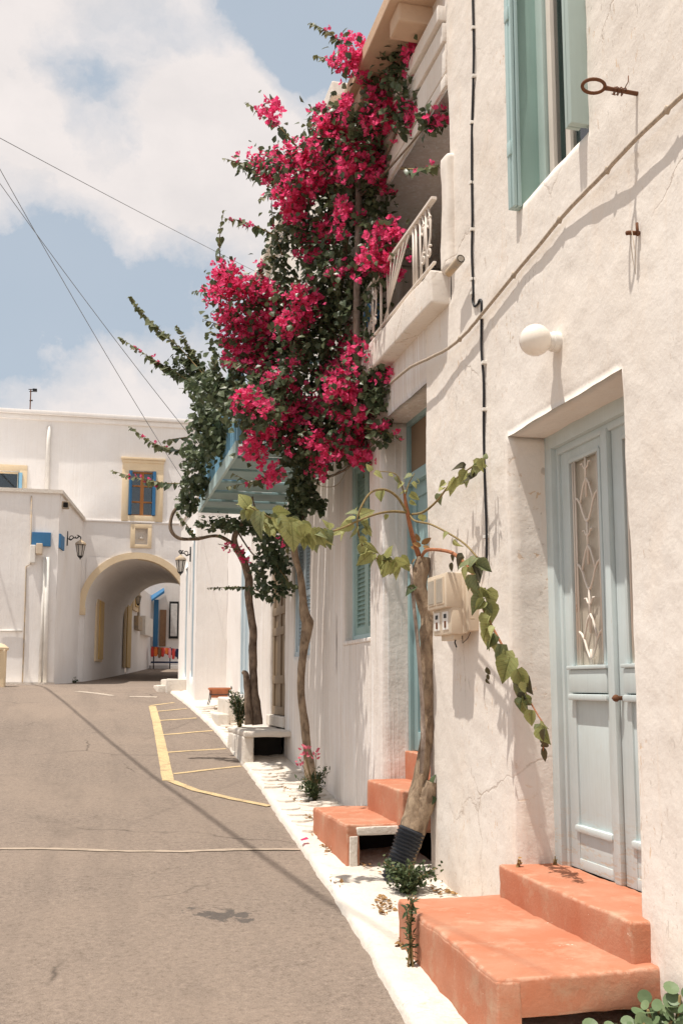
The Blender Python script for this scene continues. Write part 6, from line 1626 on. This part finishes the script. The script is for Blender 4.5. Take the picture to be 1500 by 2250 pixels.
leaves_at([(1193, 1610, 2, 34, 34), (1196, 1625, -4, 36, 36), (1192, 1640, 2, 34, 34), (1197, 1600, -8, 30, 30)], LK, 2.40); leaves_at([(1068, 1465, 3, 22, 24), (1071, 1480, -2, 20, 22), (1067, 1490, 5, 16, 20), (998, 1215, -6, 26, 28), (992, 1235, 2, 20, 22)], LK, 2.32)
leaves_at([(925, 1200, -20, -14, 26), (925, 1195, 18, -12, 26), (922, 1190, -4, -26, 26), (928, 1200, 22, 6, 24), (920, 1205, -22, 4, 22), (912, 1228, -10, 12, 18), (980, 1702, 10, -6, 20), (985, 1705, 14, 4, 22), (978, 1700, -8, -10, 20)], LD, yA-.05)
leaves_at([(912, 1288, -22, 16, 36), (918, 1290, 14, 20, 28), (908, 1290, -16, -4, 26), (955, 1722, 22, -10, 30), (958, 1730, 26, 8, 34), (955, 1745, 18, 20, 30), (948, 1720, 4, -18, 26), (952, 1750, 4, 22, 24), (955, 1435, 10, 4, 16)], LG2, yA-.1)

# ---- small plants at the foot of the walls ---------------------------------------------
def bush(name, label, c, n, rad, hgt, m, leaf_px, cat='plant', stems=8, narrow=False, floor=None):
    c = Vector(c); T = thing(name, c, label, cat)
    mb = MB(); ends = []
    for k in range(stems):
        a = rnd.uniform(0, 6.28); r_ = rad*rnd.uniform(.2, 1); e = c + Vector((r_*math.cos(a), r_*math.sin(a), hgt*rnd.uniform(.45, 1)))
        mid = c.lerp(e, .5) + Vector((0, 0, hgt*.15)); mb.tube([c + Vector((rnd.uniform(-.02, .02), rnd.uniform(-.02, .02), 0)), mid, e], [.006, .005, .003], 5); ends.append((c, mid, e))
    mb.build('stems', M['twig'], T, smooth=True)
    k = npr.integers(0, stems, n); f_ = npr.random(n)**.7
    E = np.array([[list(a), list(b), list(e)] for a, b, e in ends])[k]
    p = (1-f_)[:, None]**2*E[:, 0] + (2*f_*(1-f_))[:, None]*E[:, 1] + (f_**2)[:, None]*E[:, 2] + npr.normal(size=(n, 3))*rad*.13
    p[:, 2] = np.maximum(p[:, 2], c.z + .01)
    p[:, 0] = np.minimum(p[:, 0], XW-.015)
    vs_, fs = [], []
    tp = (LEAF_T[0]*np.array([.45 if narrow else 1, 1, 1]), LEAF_T[1])
    scatter(vs_, fs, tp, p, rand_dirs(n) + UP*(.5 if narrow else -.1), rand_dirs(n)*.6 + UP, npr.uniform(.7, 1.2, n)*leaf_px)
    stuff(np_mesh('foliage', vs_, fs, m, T)); return T
q = onG(898, 1962); q.x = min(q.x, 2.3)
wq = onG(898, 1962, .05)
bush('weed_clump', 'dense green weeds growing round the black corrugated sleeve', (wq.x, wq.y, g(wq.y)+.05), 950, .20, .20, M['weed'], .033, 'weeds', 16)
T = bush('weed_clump', 'dark leafy weeds with pink flower spikes at the flowering bougainvillea foot', (2.27, 10.32, g(10.3)+.05), 700, .17, .32, M['weed'], .05, 'weeds', 12, True)
for a, b in ((659, 1672), (672, 1655), (694, 1655), (668, 1648)):
    p0 = onY(a, b, 10.2); mb = MB(); mb.tube([Vector((2.27, 10.3, g(10.3)+.1)), Vector((p0.x+.01, 10.25, (p0.z+.8)/1.9)), p0], .004, 5); mb.build('flower_stalk', M['twig'], T, smooth=True)
    for k in range(9):
        place('flower', leafp_ if 'leafp_' in globals() else globals().setdefault('leafp_', leaf_mesh('flower', M['flower_pink'], False)), leaf_M(p0 + Vector((rnd.gauss(0, .012), rnd.gauss(0, .012), rnd.uniform(-.06, .05))), (rnd.gauss(0, 1), rnd.gauss(0, 1), .8), (rnd.gauss(0, 1), -1, .3), .045), T)
bush('potted_shrub', 'small upright grey-green shrub beside the forked trunk', (2.02, 13.9, 1.03), 620, .19, .55, M['weed'], .06, 'plant', 14, True)
qs = onG(905, 2082)
bush('weed_clump', 'spindly weed rising against the front of the terracotta stoop', (1.735, 5.48, g(5.48)+.05), 90, .055, .40, M['weed'], .05, 'weeds', 4, True)
bush('weed_clump', 'tuft of weeds against the terrace house side wall', (*onP(160, 1497, cF, sn)[:2], 1.6), 60, .1, .22, M['weed'], .08, 'weeds', 6)
bush('dry_weed', 'little dry weed in the corner of the pale blue door frame', (XD-.05, 5.76, .515), 26, .03, .12, M['leaf_dry'], .025, 'weeds', 3)
# round-leaved succulent under the near stoop
su = thing('succulent_plant', (2.33, 4.12, .03), 'round-leaved grey green succulent growing under the near stoop', 'plant')
lv = []; n = 12
me = bpy.data.meshes.new('leaf'); vv = [(0, .5, -.05)] + [(.5*math.cos(2*math.pi*k/n)*.95, .5 + .5*math.sin(2*math.pi*k/n), 0) for k in range(n)] + [(0, .5, -.065)]
me.from_pydata(vv, [], [(0, 1+k, 1+(k+1) % n) for k in range(n)] + [(n+1, 1+(k+1) % n, 1+k) for k in range(n)]); me.materials.append(M['succulent'])
mb = MB()
for k in range(11):
    f_ = k/10; c = Vector((2.14 + .32*f_ + rnd.uniform(-.02, .02), 4.16 - .05*rnd.random(), .05)); tp = c + Vector((rnd.uniform(-.06, .06), rnd.uniform(-.12, .03), .07 + .15*f_**2 + rnd.uniform(0, .05)))
    mb.tube([c, c.lerp(tp, .5) + Vector((.01, 0, .01)), tp], [.009, .008, .006], 6)
    for j in range(20):
        p0 = c.lerp(tp, .15 + .85*j/19) + Vector((rnd.gauss(0, .022), rnd.gauss(0, .022), rnd.gauss(0, .015))); p0.x = min(p0.x, 2.47)
        a = j*2.4 + rnd.random(); place('leaf', me, leaf_M(p0, (math.cos(a)-.3, math.sin(a)-.5, .25), (-.5 + rnd.gauss(0, .4), -.8 + rnd.gauss(0, .4), .75 + rnd.gauss(0, .3)), rnd.uniform(.038, .072)), su)
mb.build('stems', M['twig'], su, smooth=True)

# ---- litter -----------------------------------------------------------------------------
vs_, fs = [], []
for a, b, n, sp in ((850, 1990, 46, .05), (835, 2005, 20, .03), (945, 2120, 26, .04), (1000, 2170, 18, .03), (1040, 2228, 26, .04), (680, 1800, 24, .05), (700, 1835, 24, .05), (722, 1868, 30, .05), (925, 1985, 26, .05), (800, 1905, 12, .06), (770, 1885, 10, .05), (655, 1760, 14, .05), (630, 1735, 12, .06), (880, 2080, 16, .02), (500, 1600, 10, .05), (985, 1963, 24, .03), (735, 1945, 8, .05), (960, 1965, 20, .04)):
    c = onG(a, b, .055); p = np.array(c)[None, :] + npr.normal(size=(n, 3))*np.array([sp*.5, sp*1.8, 0])
    for k in range(n): p[k, 2] = pz(p[k, 0], p[k, 1]) + .008 + .012*npr.random()
    scatter(vs_, fs, LEAF_T, p, rand_dirs(n)*np.array([1, 1, .25]), rand_dirs(n)*.5 + UP, npr.uniform(.018, .042, n))
hold = thing('dry_leaf_litter', (1.9, 7, .2), 'brown dry leaf litter gathered along the limewashed pavement', 'litter')
o = np_mesh('litter', vs_, fs, M['leaf_dry'], hold); stuff(o)
c = onG(668, 1853, .06); c.z = pz(c.x, c.y) + .03
pe = MB(); pe.v = [c + Vector(q) for q in ((-.03, -.03, 0), (.035, -.025, .012), (.03, .04, .02), (-.025, .03, .004), (0, 0, .016))]; pe.f = [(0, 1, 4), (1, 2, 4), (2, 3, 4), (3, 0, 4)]; pe.m = [0]*4
tag(pe.build('fallen_petal', M['flower']), 'single fallen magenta petal lying on the white kerb', 'petal')
